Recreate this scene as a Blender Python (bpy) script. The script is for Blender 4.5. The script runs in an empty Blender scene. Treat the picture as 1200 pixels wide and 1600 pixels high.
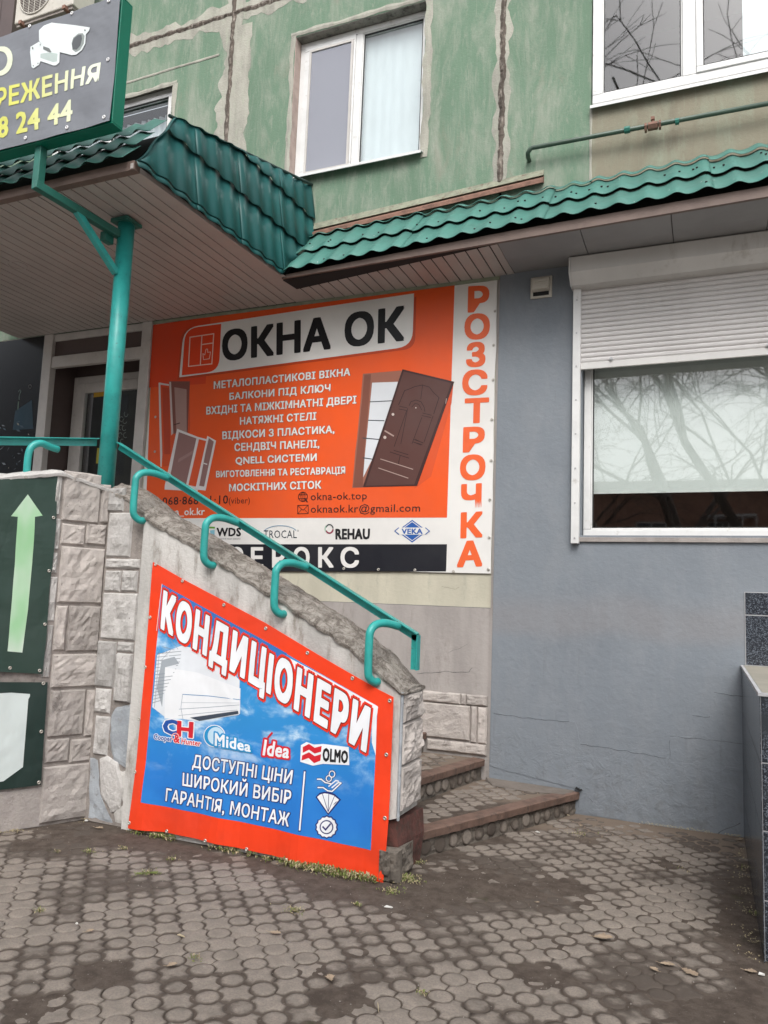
import bpy, bmesh, math, random
import numpy as np
from mathutils import Vector, Matrix, noise
random.seed(7)
S = bpy.context.scene
COL = S.collection
PI = math.pi

# ------------------------------------------------------------------ camera
FPX, CX, CY, CAMZ = 1200., 600., 800., 1.5
def _n(v):
    v = np.array(v, float); return v/np.linalg.norm(v)
_A = np.stack([_n([2900,-30,-1200]), _n([515,158,1200]), _n([410,-10300,1200])], 1)
_U, _s, _V = np.linalg.svd(_A)
R = _U@_V
CAM = np.array([0,0,CAMZ])
cd = bpy.data.cameras.new('camera'); cam = bpy.data.objects.new('camera', cd); COL.objects.link(cam)
cd.sensor_fit = 'VERTICAL'; cd.sensor_height = 32; cd.lens = FPX/1600*32; cd.clip_start = .05; cd.clip_end = 500
M4 = Matrix(((R[0][0], -R[1][0], -R[2][0], 0), (R[0][1], -R[1][1], -R[2][1], 0), (R[0][2], -R[1][2], -R[2][2], CAMZ), (0,0,0,1)))
cam.matrix_world = M4
S.camera = cam
# ------------------------------------------------------------------ light
SUN_EL, SUN_AZ = 48, 160          # overcast: broad soft sun behind the camera, a bit to the right
w = bpy.data.worlds.new('World'); S.world = w; w.use_nodes = True
nt = w.node_tree; bg = nt.nodes['Background']
sky = nt.nodes.new('ShaderNodeTexSky'); sky.sky_type = 'NISHITA'; sky.sun_disc = False
sky.sun_elevation = math.radians(SUN_EL); sky.sun_rotation = math.radians(SUN_AZ)
sky.dust_density = 3; sky.air_density = 1
hs = nt.nodes.new('ShaderNodeHueSaturation'); hs.inputs['Saturation'].default_value = .22
nt.links.new(sky.outputs[0], hs.inputs['Color']); nt.links.new(hs.outputs[0], bg.inputs[0])
bg.inputs[1].default_value = .15
sd = bpy.data.lights.new('sun', 'SUN'); sun = bpy.data.objects.new('sun', sd); COL.objects.link(sun)
sd.energy = 1.1; sd.angle = math.radians(28); sd.color = (1, .97, .93)
az = math.radians(SUN_AZ); el = math.radians(SUN_EL)
sdir = Vector((math.sin(az)*math.cos(el), math.cos(az)*math.cos(el), math.sin(el)))
sun.rotation_euler = sdir.to_track_quat('Z', 'Y').to_euler()
S.view_settings.view_transform = 'Standard'; S.view_settings.look = 'None'
S.view_settings.exposure = 0.98; S.view_settings.gamma = 1; S.view_settings.use_curve_mapping = False

# ------------------------------------------------------------------ measuring helpers
def ray(x, y): return R.T@np.array([(x-CX)/FPX, (y-CY)/FPX, 1.])
def at(x, y, X=None, Y=None, Z=None):
    d = ray(x, y)
    t = (X/d[0]) if X is not None else (Y/d[1]) if Y is not None else (Z-CAMZ)/d[2]
    return Vector(CAM+t*d)
def topx(p):
    c = R@(np.array(p, float)-CAM)
    return (CX+FPX*c[0]/c[2], CY+FPX*c[1]/c[2]) if c[2] > .05 else (-9999, -9999)
class Plane:                                   # a flat face of the place; u, v axes, normal towards the viewer
    def __init__(s, p0, u, v=(0,0,1)):
        s.p0 = Vector(p0); s.u = Vector(u).normalized(); s.v = Vector(v).normalized(); s.n = s.u.cross(s.v).normalized()
        s.warp = None; s.cell = .12
    def uv(s, x, y):
        d = Vector(ray(x, y)); c = Vector(CAM)
        p = c+d*((s.p0-c).dot(s.n)/d.dot(s.n)) - s.p0
        return p.dot(s.u), p.dot(s.v)
    def pt(s, u, v, off=0):
        if s.warp: off += s.warp(u, v)
        return s.p0+s.u*u+s.v*v+s.n*off
# ------------------------------------------------------------------ objects helpers
def empty(name, loc, label=None, cat=None, group=None):
    o = bpy.data.objects.new(name, None); COL.objects.link(o); o.location = loc; o.empty_display_size = .1
    return tag(o, label, cat, group)
def tag(o, label=None, cat=None, group=None, kind=None):
    if label: o['label'] = label
    if cat: o['category'] = cat
    if group: o['group'] = group
    if kind: o['kind'] = kind
    return o
def wloc(o):
    v = Vector((0,0,0))
    while o is not None: v += o.location; o = o.parent
    return v
def link(name, me, parent=None, loc=None):
    o = bpy.data.objects.new(name, me); COL.objects.link(o)
    if parent is not None:
        o.parent = parent
        o.location = (Vector(loc) if loc is not None else Vector((0,0,0))) - wloc(parent)
    elif loc is not None: o.location = loc
    return o
class MB:
    def __init__(s): s.v = []; s.f = []; s.fm = []; s.m = 0
    def face(s, pts):
        i = len(s.v); s.v += [tuple(p) for p in pts]; s.f.append(tuple(range(i, i+len(pts)))); s.fm.append(s.m)
    def add(s, vs, fs):
        i = len(s.v); s.v += [tuple(p) for p in vs]
        for f in fs: s.f.append(tuple(k+i for k in f)); s.fm.append(s.m)
    def hexa(s, p):                            # 8 points: bottom loop 0-3, top loop 4-7
        s.add(p, [(0,3,2,1),(4,5,6,7),(0,1,5,4),(1,2,6,5),(2,3,7,6),(3,0,4,7)])
    def box(s, x0, x1, y0, y1, z0, z1):
        s.hexa([(x0,y0,z0),(x1,y0,z0),(x1,y1,z0),(x0,y1,z0),(x0,y0,z1),(x1,y0,z1),(x1,y1,z1),(x0,y1,z1)])
    def prism(s, a, b):                        # two matching outlines
        n = len(a); s.add(list(a)+list(b), [tuple(range(n-1,-1,-1)), tuple(range(n, 2*n))]+[(i,(i+1)%n,n+(i+1)%n,n+i) for i in range(n)])
    def tube(s, pts, r, seg=10, cap=True):
        pts = [Vector(p) for p in pts]; rs = r if isinstance(r, (list,tuple)) else [r]*len(pts)
        i0 = len(s.v); up = None
        for k, p in enumerate(pts):
            t = (pts[min(k+1,len(pts)-1)]-pts[max(k-1,0)]).normalized()
            if up is None: up = Vector((0,0,1)) if abs(t.z) < .9 else Vector((1,0,0))
            a = t.cross(up)
            if a.length < 1e-4: a = t.cross(Vector((0,1,0)))
            a.normalize(); b = a.cross(t).normalized(); up = b
            for j in range(seg):
                an = 2*PI*j/seg; s.v.append(tuple(p+(a*math.cos(an)+b*math.sin(an))*rs[k]))
        for k in range(len(pts)-1):
            for j in range(seg):
                q = i0+k*seg; s.f.append((q+j, q+(j+1)%seg, q+seg+(j+1)%seg, q+seg+j)); s.fm.append(s.m)
        if cap:
            s.f.append(tuple(i0+j for j in range(seg-1,-1,-1))); s.fm.append(s.m)
            q = i0+(len(pts)-1)*seg; s.f.append(tuple(q+j for j in range(seg))); s.fm.append(s.m)
    def mesh(s, name, mats, smooth=False):
        me = bpy.data.meshes.new(name); me.from_pydata(s.v, [], s.f)
        for m in (mats if isinstance(mats, (list,tuple)) else [mats]): me.materials.append(m)
        if max(s.fm or [0]) > 0: me.polygons.foreach_set('material_index', s.fm)
        if smooth: me.polygons.foreach_set('use_smooth', [True]*len(s.f))
        bm = bmesh.new(); bm.from_mesh(me); bmesh.ops.recalc_face_normals(bm, faces=bm.faces); bm.to_mesh(me); bm.free()
        return me
    def build(s, name, mats, parent=None, smooth=False, bevel=0, label=None):
        me = s.mesh(name, mats, smooth)
        o = link(name, me, parent)
        if label: o['label'] = label
        if bevel:
            b = o.modifiers.new('bevel', 'BEVEL'); b.width = bevel; b.segments = 2; b.limit_method = 'ANGLE'
        return o
def boxo(name, m, parent, x0, x1, y0, y1, z0, z1, bevel=0, label=None):
    b = MB(); b.box(x0,x1,y0,y1,z0,z1); return b.build(name, m, parent, bevel=bevel, label=label)

# ------------------------------------------------------------------ materials
def lin(c):
    if isinstance(c, str):
        c = c.lstrip('#'); c = [int(c[i:i+2],16)/255 for i in (0,2,4)]
        return [x/12.92 if x <= .04045 else ((x+.055)/1.055)**2.4 for x in c]
    return list(c)
class NT:
    def __init__(s, name):
        s.m = bpy.data.materials.new(name); s.m.use_nodes = True; s.t = s.m.node_tree
        s.b = s.t.nodes['Principled BSDF']; s._p = None
    def n(s, ty, **k):
        o = s.t.nodes.new('ShaderNode'+ty)
        for a, v in k.items(): setattr(o, a, v)
        return o
    def l(s, a, b): s.t.links.new(a, b)
    def pos(s, scale=(1,1,1)):
        if s._p is None: s._p = s.n('NewGeometry').outputs['Position']
        mp = s.n('Mapping'); mp.inputs['Scale'].default_value = scale; s.l(s._p, mp.inputs[0]); return mp.outputs[0]
    def noise(s, scale, detail=4, rough=.6, st=(1,1,1), src=None, dist=0):
        o = s.n('TexNoise'); o.inputs['Scale'].default_value = scale; o.inputs['Detail'].default_value = detail
        o.inputs['Roughness'].default_value = rough; o.inputs['Distortion'].default_value = dist
        s.l(src or s.pos(st), o.inputs['Vector']); return o.outputs['Fac']
    def ramp(s, src, p0, p1):
        o = s.n('MapRange'); o.inputs['From Min'].default_value = p0; o.inputs['From Max'].default_value = p1
        o.interpolation_type = 'SMOOTHSTEP'; s.l(src, o.inputs['Value']); return o.outputs['Result']
    def mix(s, f, a, b):
        o = s.n('Mix'); o.data_type = 'RGBA'
        if isinstance(f, (int,float)): o.inputs[0].default_value = f
        else: s.l(f, o.inputs[0])
        for v, i in ((a,6),(b,7)):
            if hasattr(v, 'node'): s.l(v, o.inputs[i])
            else: o.inputs[i].default_value = (*lin(v), 1)
        return o.outputs[2]
    def math(s, op, a, b=0):
        o = s.n('Math'); o.operation = op
        for v, i in ((a,0),(b,1)):
            if hasattr(v, 'node'): s.l(v, o.inputs[i])
            else: o.inputs[i].default_value = v
        return o.outputs[0]
    def bump(s, h, dist=.005, strength=.6, prev=None):
        o = s.n('Bump'); o.inputs['Strength'].default_value = strength; o.inputs['Distance'].default_value = dist
        s.l(h, o.inputs['Height'])
        if prev is not None: s.l(prev, o.inputs['Normal'])
        return o.outputs[0]
    def done(s, col=None, rough=.7, normal=None, metal=0, spec=None):
        if col is not None:
            if hasattr(col, 'node'): s.l(col, s.b.inputs['Base Color'])
            else: s.b.inputs['Base Color'].default_value = (*lin(col), 1)
        if hasattr(rough, 'node'): s.l(rough, s.b.inputs['Roughness'])
        else: s.b.inputs['Roughness'].default_value = rough
        s.b.inputs['Metallic'].default_value = metal
        if spec is not None: s.b.inputs['Specular IOR Level'].default_value = spec
        if normal is not None: s.l(normal, s.b.inputs['Normal'])
        return s.m
def simple(name, c, rough=.6, var=.25, dark=.6, scale=6, bump=.0, bs=60, metal=0, spec=None, streak=False, dirt=None, dirt_amt=.0):
    t = NT(name); c = lin(c)
    f = t.noise(scale, 5, .6, (1,1,.25) if streak else (1,1,1))
    f = t.ramp(f, .35, .7)
    col = t.mix(f, c, [x*(1-var*dark) for x in c])
    if dirt is not None:
        g = t.ramp(t.noise(scale*2.3, 6, .7, (1,1,.3) if streak else (1,1,1)), .62-dirt_amt*.25, .75)
        col = t.mix(g, col, dirt)
    nm = t.bump(t.noise(bs, 4, .6), .01, bump) if bump else None
    return t.done(col, rough, nm, metal, spec)
def printed(name, c, wr=.35):                   # vinyl banner ink
    t = NT(name); c = lin(c)
    f = t.ramp(t.noise(1.7, 4, .6), .35, .75)
    col = t.mix(f, c, [x*.88+.012 for x in c])
    nm = t.bump(t.noise(2.2, 2, .4, (1,1,1), dist=.8), .05, wr*.5)
    nm = t.bump(t.noise(9, 2, .5, (1,1,.6)), .012, wr*.6, nm)
    return t.done(col, .42, nm, 0, .35)

M = {}
def weathered_wall(name, base, pale, dirtc, seed=0):
    t = NT(name)
    big = t.ramp(t.noise(.9, 5, .65, (1.1,1,.8)), .38, .68)
    st = t.ramp(t.noise(3.1, 8, .72, (1.5,1,.34), dist=.4), .40, .74)
    sp = t.ramp(t.noise(17, 6, .7, (1,1,.35)), .55, .72)
    c = t.mix(t.math('MULTIPLY', big, .55), base, [x*.8 for x in lin(base)])
    c = t.mix(t.math('MULTIPLY', st, .75), c, pale)
    c = t.mix(t.math('MULTIPLY', sp, .4), c, pale)
    dm = t.ramp(t.noise(2.1, 6, .7, (1,1,.5), dist=.5), .56, .72)
    c = t.mix(t.math('MULTIPLY', dm, .6), c, dirtc)
    scr = t.ramp(t.noise(60, 3, .5, (1,1,.05)), .62, .74)
    c = t.mix(t.math('MULTIPLY', scr, .35), c, pale)
    nm = t.bump(t.noise(45, 6, .7), .008, .5)
    nm = t.bump(st, .006, .4, nm)
    return t.done(c, .88, nm, 0, .25)
M['green'] = weathered_wall('green_paint', (.138,.215,.150), (.33,.335,.285), (.23,.22,.175))
M['brownwall'] = weathered_wall('stained_paint', (.235,.215,.16), (.27,.31,.235), (.17,.145,.11))
def gray_paint():
    t = NT('gray_render')
    b = t.ramp(t.noise(.7, 4, .6), .35, .7)
    c = t.mix(b, (.19,.213,.238), (.168,.188,.212))
    # a band of thinner, browner paint at breast height
    sx = t.n('SeparateXYZ'); t.l(t.pos(), sx.inputs[0])
    z = t.math('ADD', sx.outputs[2], t.math('MULTIPLY', t.noise(1.3, 3, .5), .25))
    band = t.math('MULTIPLY', t.ramp(z, 1.36, 1.5), t.math('SUBTRACT', 1, t.ramp(z, 1.58, 1.78)))
    c = t.mix(t.math('MULTIPLY', band, .45), c, (.23,.215,.215))
    low = t.math('SUBTRACT', 1, t.ramp(z, .1, .9))
    grime = t.ramp(t.noise(7, 6, .7), .48, .68)
    c = t.mix(t.math('MULTIPLY', t.math('MULTIPLY', low, grime), .6), c, (.13,.135,.14))
    rl = t.ramp(t.noise(5, 8, .78, (1,1,.35)), .42, .66); c = t.mix(t.math('MULTIPLY', rl, .5), c, (.225,.24,.258))
    dr = t.ramp(t.noise(16, 6, .7, (1,1,.07)), .60, .74); c = t.mix(t.math('MULTIPLY', dr, .45), c, (.13,.14,.15))
    sp = t.ramp(t.noise(38, 3, .6), .68, .74)
    c = t.mix(t.math('MULTIPLY', sp, .35), c, (.08,.09,.1))
    n1 = t.bump(t.noise(3.2, 5, .6), .03, .28)
    n1 = t.bump(t.noise(24, 5, .65), .008, .5, n1)
    n1 = t.bump(t.math('MULTIPLY', low, t.ramp(t.noise(9, 6, .75, dist=.5), .45, .6)), .012, .35, n1)
    return t.done(c, .72, n1, 0, .35)
M['gray'] = gray_paint()
M['cream'] = simple('cream_paint', (.52,.49,.39), .8, .3, scale=3, bump=.25, bs=30, dirt=(.34,.33,.27), dirt_amt=.3, streak=True)
M['graypink'] = simple('old_lime_paint', (.36,.33,.31), .85, .4, scale=4, bump=.35, bs=30, dirt=(.25,.22,.2), dirt_amt=.35, streak=True)
M['plaster'] = simple('dirty_plaster', (.57,.55,.52), .85, .5, scale=5, bump=.5, bs=35, dirt=(.22,.19,.16), dirt_amt=.55, streak=True)
M['greypaint_plaster'] = simple('grey_painted_plaster', (.40,.43,.46), .8, .5, scale=7, bump=.5, bs=40, dirt=(.2,.19,.18), dirt_amt=.4)
def coping():
    t = NT('crumbling_mortar')
    f = t.noise(14, 8, .8, dist=.6)
    c = t.mix(t.ramp(f, .4, .62), (.21,.18,.155), (.54,.49,.44))
    c = t.mix(t.ramp(t.noise(70, 4, .7), .5, .7), c, (.45,.42,.37))
    return t.done(c, .95, t.bump(f, .05, 1), 0, .1)
M['coping'] = coping()
def stone_mat(name, a, b, d, random_amt=.2):
    t = NT(name)
    oi = t.n('ObjectInfo')
    f = t.ramp(t.noise(11, 7, .7), .35, .68)
    c = t.mix(f, a, b)
    pit = t.ramp(t.noise(55, 5, .75), .58, .68)
    pm = t.ramp(t.noise(5, 4, .6), .46, .62)
    c = t.mix(t.math('MULTIPLY', pit, pm), c, d)
    gr = t.ramp(t.noise(6.5, 6, .7, (1,1,.6), dist=.5), .56, .72)
    c = t.mix(t.math('MULTIPLY', gr, .5), c, d)
    hv = t.n('HueSaturation'); t.l(c, hv.inputs['Color'])
    t.l(t.math('ADD', t.math('MULTIPLY', oi.outputs['Random'], random_amt*2), 1-random_amt), hv.inputs['Value'])
    nm = t.bump(t.noise(30, 7, .75), .02, .75)
    return t.done(hv.outputs[0], .9, nm, 0, .2)
M['stone'] = stone_mat('artificial_stone', (.49,.445,.41), (.40,.36,.335), (.10,.085,.075))
M['stonew'] = stone_mat('pale_artificial_stone', (.53,.51,.49), (.42,.40,.38), (.15,.13,.12))
M['mortar'] = simple('mortar_joint', (.30,.265,.24), .95, .5, scale=12, bump=.6, bs=60, dirt=(.13,.11,.1), dirt_amt=.4)
def teal(name, c, wear=.3):
    t = NT(name)
    f = t.ramp(t.noise(8, 5, .6), .4, .7)
    c0 = t.mix(f, c, [x*.8 for x in lin(c)])
    ch = t.ramp(t.noise(26, 6, .75, dist=.4), .72-wear*.12, .74)
    c0 = t.mix(t.math('MULTIPLY', ch, .8), c0, (.03,.045,.04))
    return t.done(c0, .38, t.bump(t.noise(30, 4, .6), .004, .5), 0, .5)
M['teal'] = teal('teal_enamel', (.028,.34,.31), 1.15)
M['darkteal'] = teal('old_green_enamel', (.025,.15,.115), .7)
def tile_mat(name, c, spots):
    t = NT(name)
    f = t.ramp(t.noise(2.5, 5, .6), .35, .7)
    c0 = t.mix(f, c, [x*.78+.01 for x in lin(c)])
    if spots:
        d = t.ramp(t.noise(13, 5, .7), .66, .76)
        c0 = t.mix(d, c0, (.12,.26,.23)); d2 = t.ramp(t.noise(34, 2, .5), .755, .78)
        c0 = t.mix(d2, c0, (.6,.62,.58))
    else:
        d = t.ramp(t.noise(9, 5, .7), .58, .75); c0 = t.mix(t.math('MULTIPLY', d, .35), c0, (.02,.05,.05))
    return t.done(c0, .46, t.bump(t.noise(5, 2, .5), .006, .3), 0, .4)
M['tile'] = tile_mat('green_metal_tile', (.06,.19,.158), True)
M['tile2'] = tile_mat('dark_green_metal_tile', (.008,.085,.082), False)
M['tileedge'] = simple('raw_tile_underside', (.22,.21,.19), .6)
M['dark'] = simple('dark_void', (.012,.012,.012), .9, .1)
M['soffit'] = simple('soffit_plastic', (.44,.40,.375), .42, .2, scale=2, bump=.06, bs=8)
M['soffitgroove'] = simple('soffit_groove', (.07,.055,.05), .8)
M['soffitgray'] = simple('grey_soffit_metal', (.26,.255,.255), .45, .25, scale=2)
M['fascia'] = simple('brown_fascia', (.17,.12,.10), .6, .4, scale=5, bump=.2)
M['rust'] = simple('rusty_flashing', (.23,.12,.085), .8, .6, scale=9, bump=.5, dirt=(.09,.045,.03), dirt_amt=.5)
M['mossyledge'] = simple('weathered_ledge', (.26,.27,.2), .9, .6, scale=9, bump=.5, dirt=(.12,.07,.05), dirt_amt=.5)
M['pvc'] = simple('white_pvc', (.66,.66,.65), .35, .18, scale=5, dirt=(.42,.40,.37), dirt_amt=.15)
M['pvcdim'] = simple('aged_pvc', (.50,.475,.45), .4, .25, scale=5, dirt=(.36,.33,.3), dirt_amt=.2)
M['gasket'] = simple('black_gasket', (.02,.02,.02), .6)
M['shutter'] = simple('shutter_aluminium', (.60,.58,.57), .4, .15, scale=3, dirt=(.46,.43,.41), dirt_amt=.15, streak=True)
M['shutterbox'] = simple('shutter_box_white', (.62,.61,.59), .35, .2, scale=2, dirt=(.44,.42,.39), dirt_amt=.2, streak=True)
M['curtain'] = simple('white_curtain', (.60,.645,.69), .9, .12, scale=9, streak=True)
M['mesh'] = simple('mosquito_mesh', (.28,.29,.33), .8, .3, scale=12)
M['blind'] = simple('pale_roller_blind', (.58,.60,.59), .7, .08, scale=2)
M['reveal'] = simple('pinkish_reveal', (.42,.33,.29), .85, .4, scale=9, bump=.3)
M['lintel'] = simple('tarred_lintel', (.26,.25,.22), .9, .6, scale=8, bump=.6, dirt=(.06,.055,.05), dirt_amt=.6)
def smear_mat():
    t = NT('broken_mortar_smear')
    c = t.mix(t.ramp(t.noise(7, 6, .7, (1,1,.5)), .4, .65), (.335,.345,.285), (.25,.285,.22))
    tr = t.n('BsdfTransparent'); mx = t.n('MixShader'); t.l(t.ramp(t.noise(16, 6, .7, (1,1,.6)), .36, .60), mx.inputs[0])
    t.l(tr.outputs[0], mx.inputs[2]); t.l(t.b.outputs[0], mx.inputs[1]); t.l(mx.outputs[0], t.t.nodes['Material Output'].inputs[0])
    return t.done(c, .9, t.bump(t.noise(35, 6, .7), .008, .6), 0, .2)
M['smear'] = smear_mat()
M['seam'] = simple('tar_seam', (.10,.08,.065), .95, .7, scale=14, bump=1, bs=30, dirt=(.33,.29,.25), dirt_amt=.6, streak=True)
M['smear'] = simple('mortar_smear', (.36,.35,.30), .9, .5, scale=7, bump=.5, dirt=(.33,.36,.28), dirt_amt=.5, streak=True)
M['brownpanel'] = simple('brown_door_panel', (.085,.06,.055), .5, .3, scale=3)
M['metal'] = simple('zinc_metal', (.42,.42,.42), .4, .2, metal=.8)
M['brass'] = simple('eyelet_metal', (.5,.47,.42), .35, .2, metal=.7)
M['nose'] = simple('red_brown_nosing', (.17,.105,.08), .8, .6, scale=7, bump=.5, bs=40, dirt=(.07,.05,.04), dirt_amt=.6)
M['riser'] = simple('grimy_riser_mortar', (.17,.145,.12), .95, .7, scale=9, bump=.9, bs=40, dirt=(.055,.045,.038), dirt_amt=.8)
M['redrough'] = simple('red_painted_rubble', (.13,.05,.04), .95, .8, scale=12, bump=1, bs=30, dirt=(.06,.045,.035), dirt_amt=.8)
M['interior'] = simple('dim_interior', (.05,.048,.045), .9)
M['acbody'] = simple('ac_housing', (.52,.49,.43), .5, .2, scale=4, dirt=(.35,.31,.25), dirt_amt=.2)
M['signgreen'] = simple('sign_green_metal', (.0,.155,.095), .35, .2, scale=2)
M['leaf'] = simple('dry_leaf', (.33,.25,.175), .8, .5, scale=40)
M['straw'] = simple('dry_straw', (.48,.40,.27), .8, .3, scale=40)
M['paperbit'] = simple('paper_scrap', (.65,.64,.6), .8, .2)
M['bark'] = simple('tree_bark', (.15,.13,.115), .95, .5, scale=9, bump=.6)
M['brick2'] = simple('red_brick_wall', (.42,.23,.165), .9, .4, scale=5, bump=.3)
def glass(name, tint, rough=.02, refl=1.0, ior=1.95):
    t = NT(name); nt_ = t.t
    tr = t.n('BsdfTransparent'); tr.inputs[0].default_value = (*tint, 1)
    gl = t.n('BsdfGlossy'); gl.inputs['Roughness'].default_value = rough; gl.inputs[0].default_value = (refl,refl,refl,1)
    nm = t.bump(t.noise(1.2, 1, .3), .01, .08); t.l(nm, gl.inputs['Normal'])
    fr = t.n('Fresnel'); fr.inputs[0].default_value = ior; gb = t.n('NewGeometry')
    mx = t.n('MixShader'); t.l(t.math('MULTIPLY', fr.outputs[0], t.math('SUBTRACT', 1, gb.outputs['Backfacing'])), mx.inputs[0]); t.l(tr.outputs[0], mx.inputs[1]); t.l(gl.outputs[0], mx.inputs[2])
    out = nt_.nodes['Material Output']; t.l(mx.outputs[0], out.inputs[0]); nt_.nodes.remove(t.b)
    return t.m
M['glass'] = glass('window_glass', (.95,.97,.96))
MASKS = [(-1.26,4.22,.40,.29,.009),(-.95,4.55,.30,.42,.0034),(-1.6,3.85,.35,.25,.007),(-2.5,3.9,1.1,.13,.006),(-.08,3.35,.36,.28,.0055),(.12,4.3,.10,1.5,.008),(-3.3,3.95,.5,.22,.007),
         (-3.75,3.7,.3,.3,.005),(-1.28,3.0,.13,.1,.0032),(-.45,2.75,.2,.12,.0032),(-2.18,2.62,.10,.09,-.002),(-.3,5.8,.9,.22,.006),(-2.75,3.35,.3,.12,.003),(-1.5,2.55,.25,.15,.003)]
M['shopglass'] = glass('shop_glass', (.95,.97,.96), ior=1.95)
def paver_mat():
    t = NT('concrete_paver')
    at_ = t.n('Attribute'); at_.attribute_name = 'rim'
    oi = t.n('ObjectInfo')
    g = t.noise(95, 5, .85); f = t.ramp(t.noise(9, 5, .6), .35, .7)
    c = t.mix(f, (.285,.243,.206), (.21,.18,.153))
    c = t.mix(t.math('MULTIPLY', t.ramp(g, .44, .60), .5), c, (.15,.135,.12))
    k = t.math('ADD', at_.outputs['Fac'], t.math('MULTIPLY', t.math('SUBTRACT', t.noise(22, 4, .6), .5), 1.0))
    w_ = t.ramp(t.noise(1.9, 4, .6), .38, .62)      # trodden-clean zones against muddy zones
    k = t.math('ADD', k, t.math('MULTIPLY', t.math('SUBTRACT', w_, .47), .75))
    k = t.math('ADD', k, t.math('MULTIPLY', t.math('SUBTRACT', oi.outputs['Random'], .5), .5))
    for a, b, sx, sy, kk in MASKS:                # mud trodden onto the pavers round the bare patches
        if kk < .0028: continue
        mp = t.n('Mapping'); mp.inputs['Location'].default_value = (-a/(sx*1.2), -b/(sy*1.2), 0); mp.inputs['Scale'].default_value = (1/(sx*1.2), 1/(sy*1.2), 0); t.l(t._p, mp.inputs[0])
        vl = t.n('VectorMath', operation='DOT_PRODUCT'); t.l(mp.outputs[0], vl.inputs[0]); t.l(mp.outputs[0], vl.inputs[1])
        k = t.math('ADD', k, t.math('MULTIPLY', t.math('EXPONENT', t.math('MULTIPLY', vl.outputs['Value'], -1)), min(.9, kk*105)))
    c = t.mix(t.math('MULTIPLY', t.ramp(k, .26, .98), .9), c, (.08,.064,.053))
    return t.done(c, .9, t.bump(g, .005, .8), 0, .2)
M['paver'] = paver_mat()
def soil_mat():
    t = NT('packed_soil')
    f = t.noise(12, 7, .7)
    c = t.mix(t.ramp(f, .35, .65), (.078,.061,.05), (.125,.10,.082))
    c = t.mix(t.ramp(t.noise(90, 3, .7), .64, .72), c, (.19,.165,.14))
    m = t.ramp(t.noise(3.3, 5, .6), .62, .74); c = t.mix(t.math('MULTIPLY', m, .5), c, (.055,.065,.028))
    # pale cement skim along the foot of the grey wall
    sx = t.n('SeparateXYZ'); t.l(t.pos(), sx.inputs[0])
    yy = t.math('ADD', sx.outputs[1], t.math('MULTIPLY', t.noise(4, 4, .6), .5))
    c = t.mix(t.math('MULTIPLY', t.ramp(yy, 5.55, 5.85), .9), c, (.21,.165,.13))
    return t.done(c, .95, t.bump(t.noise(60, 6, .8), .012, .9), 0, .15)
M['soil'] = soil_mat()
M['asphalt'] = simple('old_asphalt', (.24,.22,.20), .9, .4, scale=5, bump=.5, bs=80)
def granite():
    t = NT('dark_granite')
    v = t.n('TexVoronoi'); v.inputs['Scale'].default_value = 210; t.l(t.pos(), v.inputs['Vector'])
    sc = t.n('SeparateColor'); t.l(v.outputs['Color'], sc.inputs[0])
    f = t.ramp(sc.outputs[0], .55, .95)
    c = t.mix(f, (.018,.021,.028), (.13,.15,.18))
    c = t.mix(t.ramp(t.noise(7, 5, .6), .5, .75), c, (.03,.035,.042))
    return t.done(c, .22, None, 0, .5)
M['granite'] = granite()
M['grout'] = simple('pale_grout', (.42,.42,.43), .8)
M['beigecap'] = simple('beige_coping_tile', (.34,.315,.26), .5, .3, scale=4)
M['weed'] = simple('weed_green', (.17,.21,.05), .8, .5, scale=30)
M['weeddry'] = simple('weed_dry', (.42,.35,.21), .85, .5, scale=30)
ink = {}
def I(c, wr=.35):
    if (c, wr) not in ink: ink[(c, wr)] = printed('ink_'+c.strip('#'), c, wr)
    return ink[(c, wr)]
# ------------------------------------------------------------------ lettering and print
_tc = {}
def glyphs(s, bold=0.0, shear=0.0, sp=1.0):
    bold = 0.0; k = (s, bold, shear, sp)
    if k in _tc: return _tc[k]
    cu = bpy.data.curves.new('t', 'FONT'); cu.body = s; cu.size = 1; cu.offset = bold; cu.resolution_u = 2; cu.shear = shear; cu.space_character = sp
    o = bpy.data.objects.new('t', cu); COL.objects.link(o)
    dg = bpy.context.evaluated_depsgraph_get(); dg.update()
    me = o.evaluated_get(dg).to_mesh()
    v = [tuple(x.co) for x in me.vertices]; f = [tuple(p.vertices) for p in me.polygons]
    o.evaluated_get(dg).to_mesh_clear(); COL.objects.unlink(o); bpy.data.objects.remove(o); bpy.data.curves.remove(cu)
    _tc[k] = (v, f); return _tc[k]
_cap = None
def caph():
    global _cap
    if _cap is None:
        v, f = glyphs('Н'); _cap = (min(p[1] for p in v), max(p[1] for p in v))
    return _cap
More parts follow.
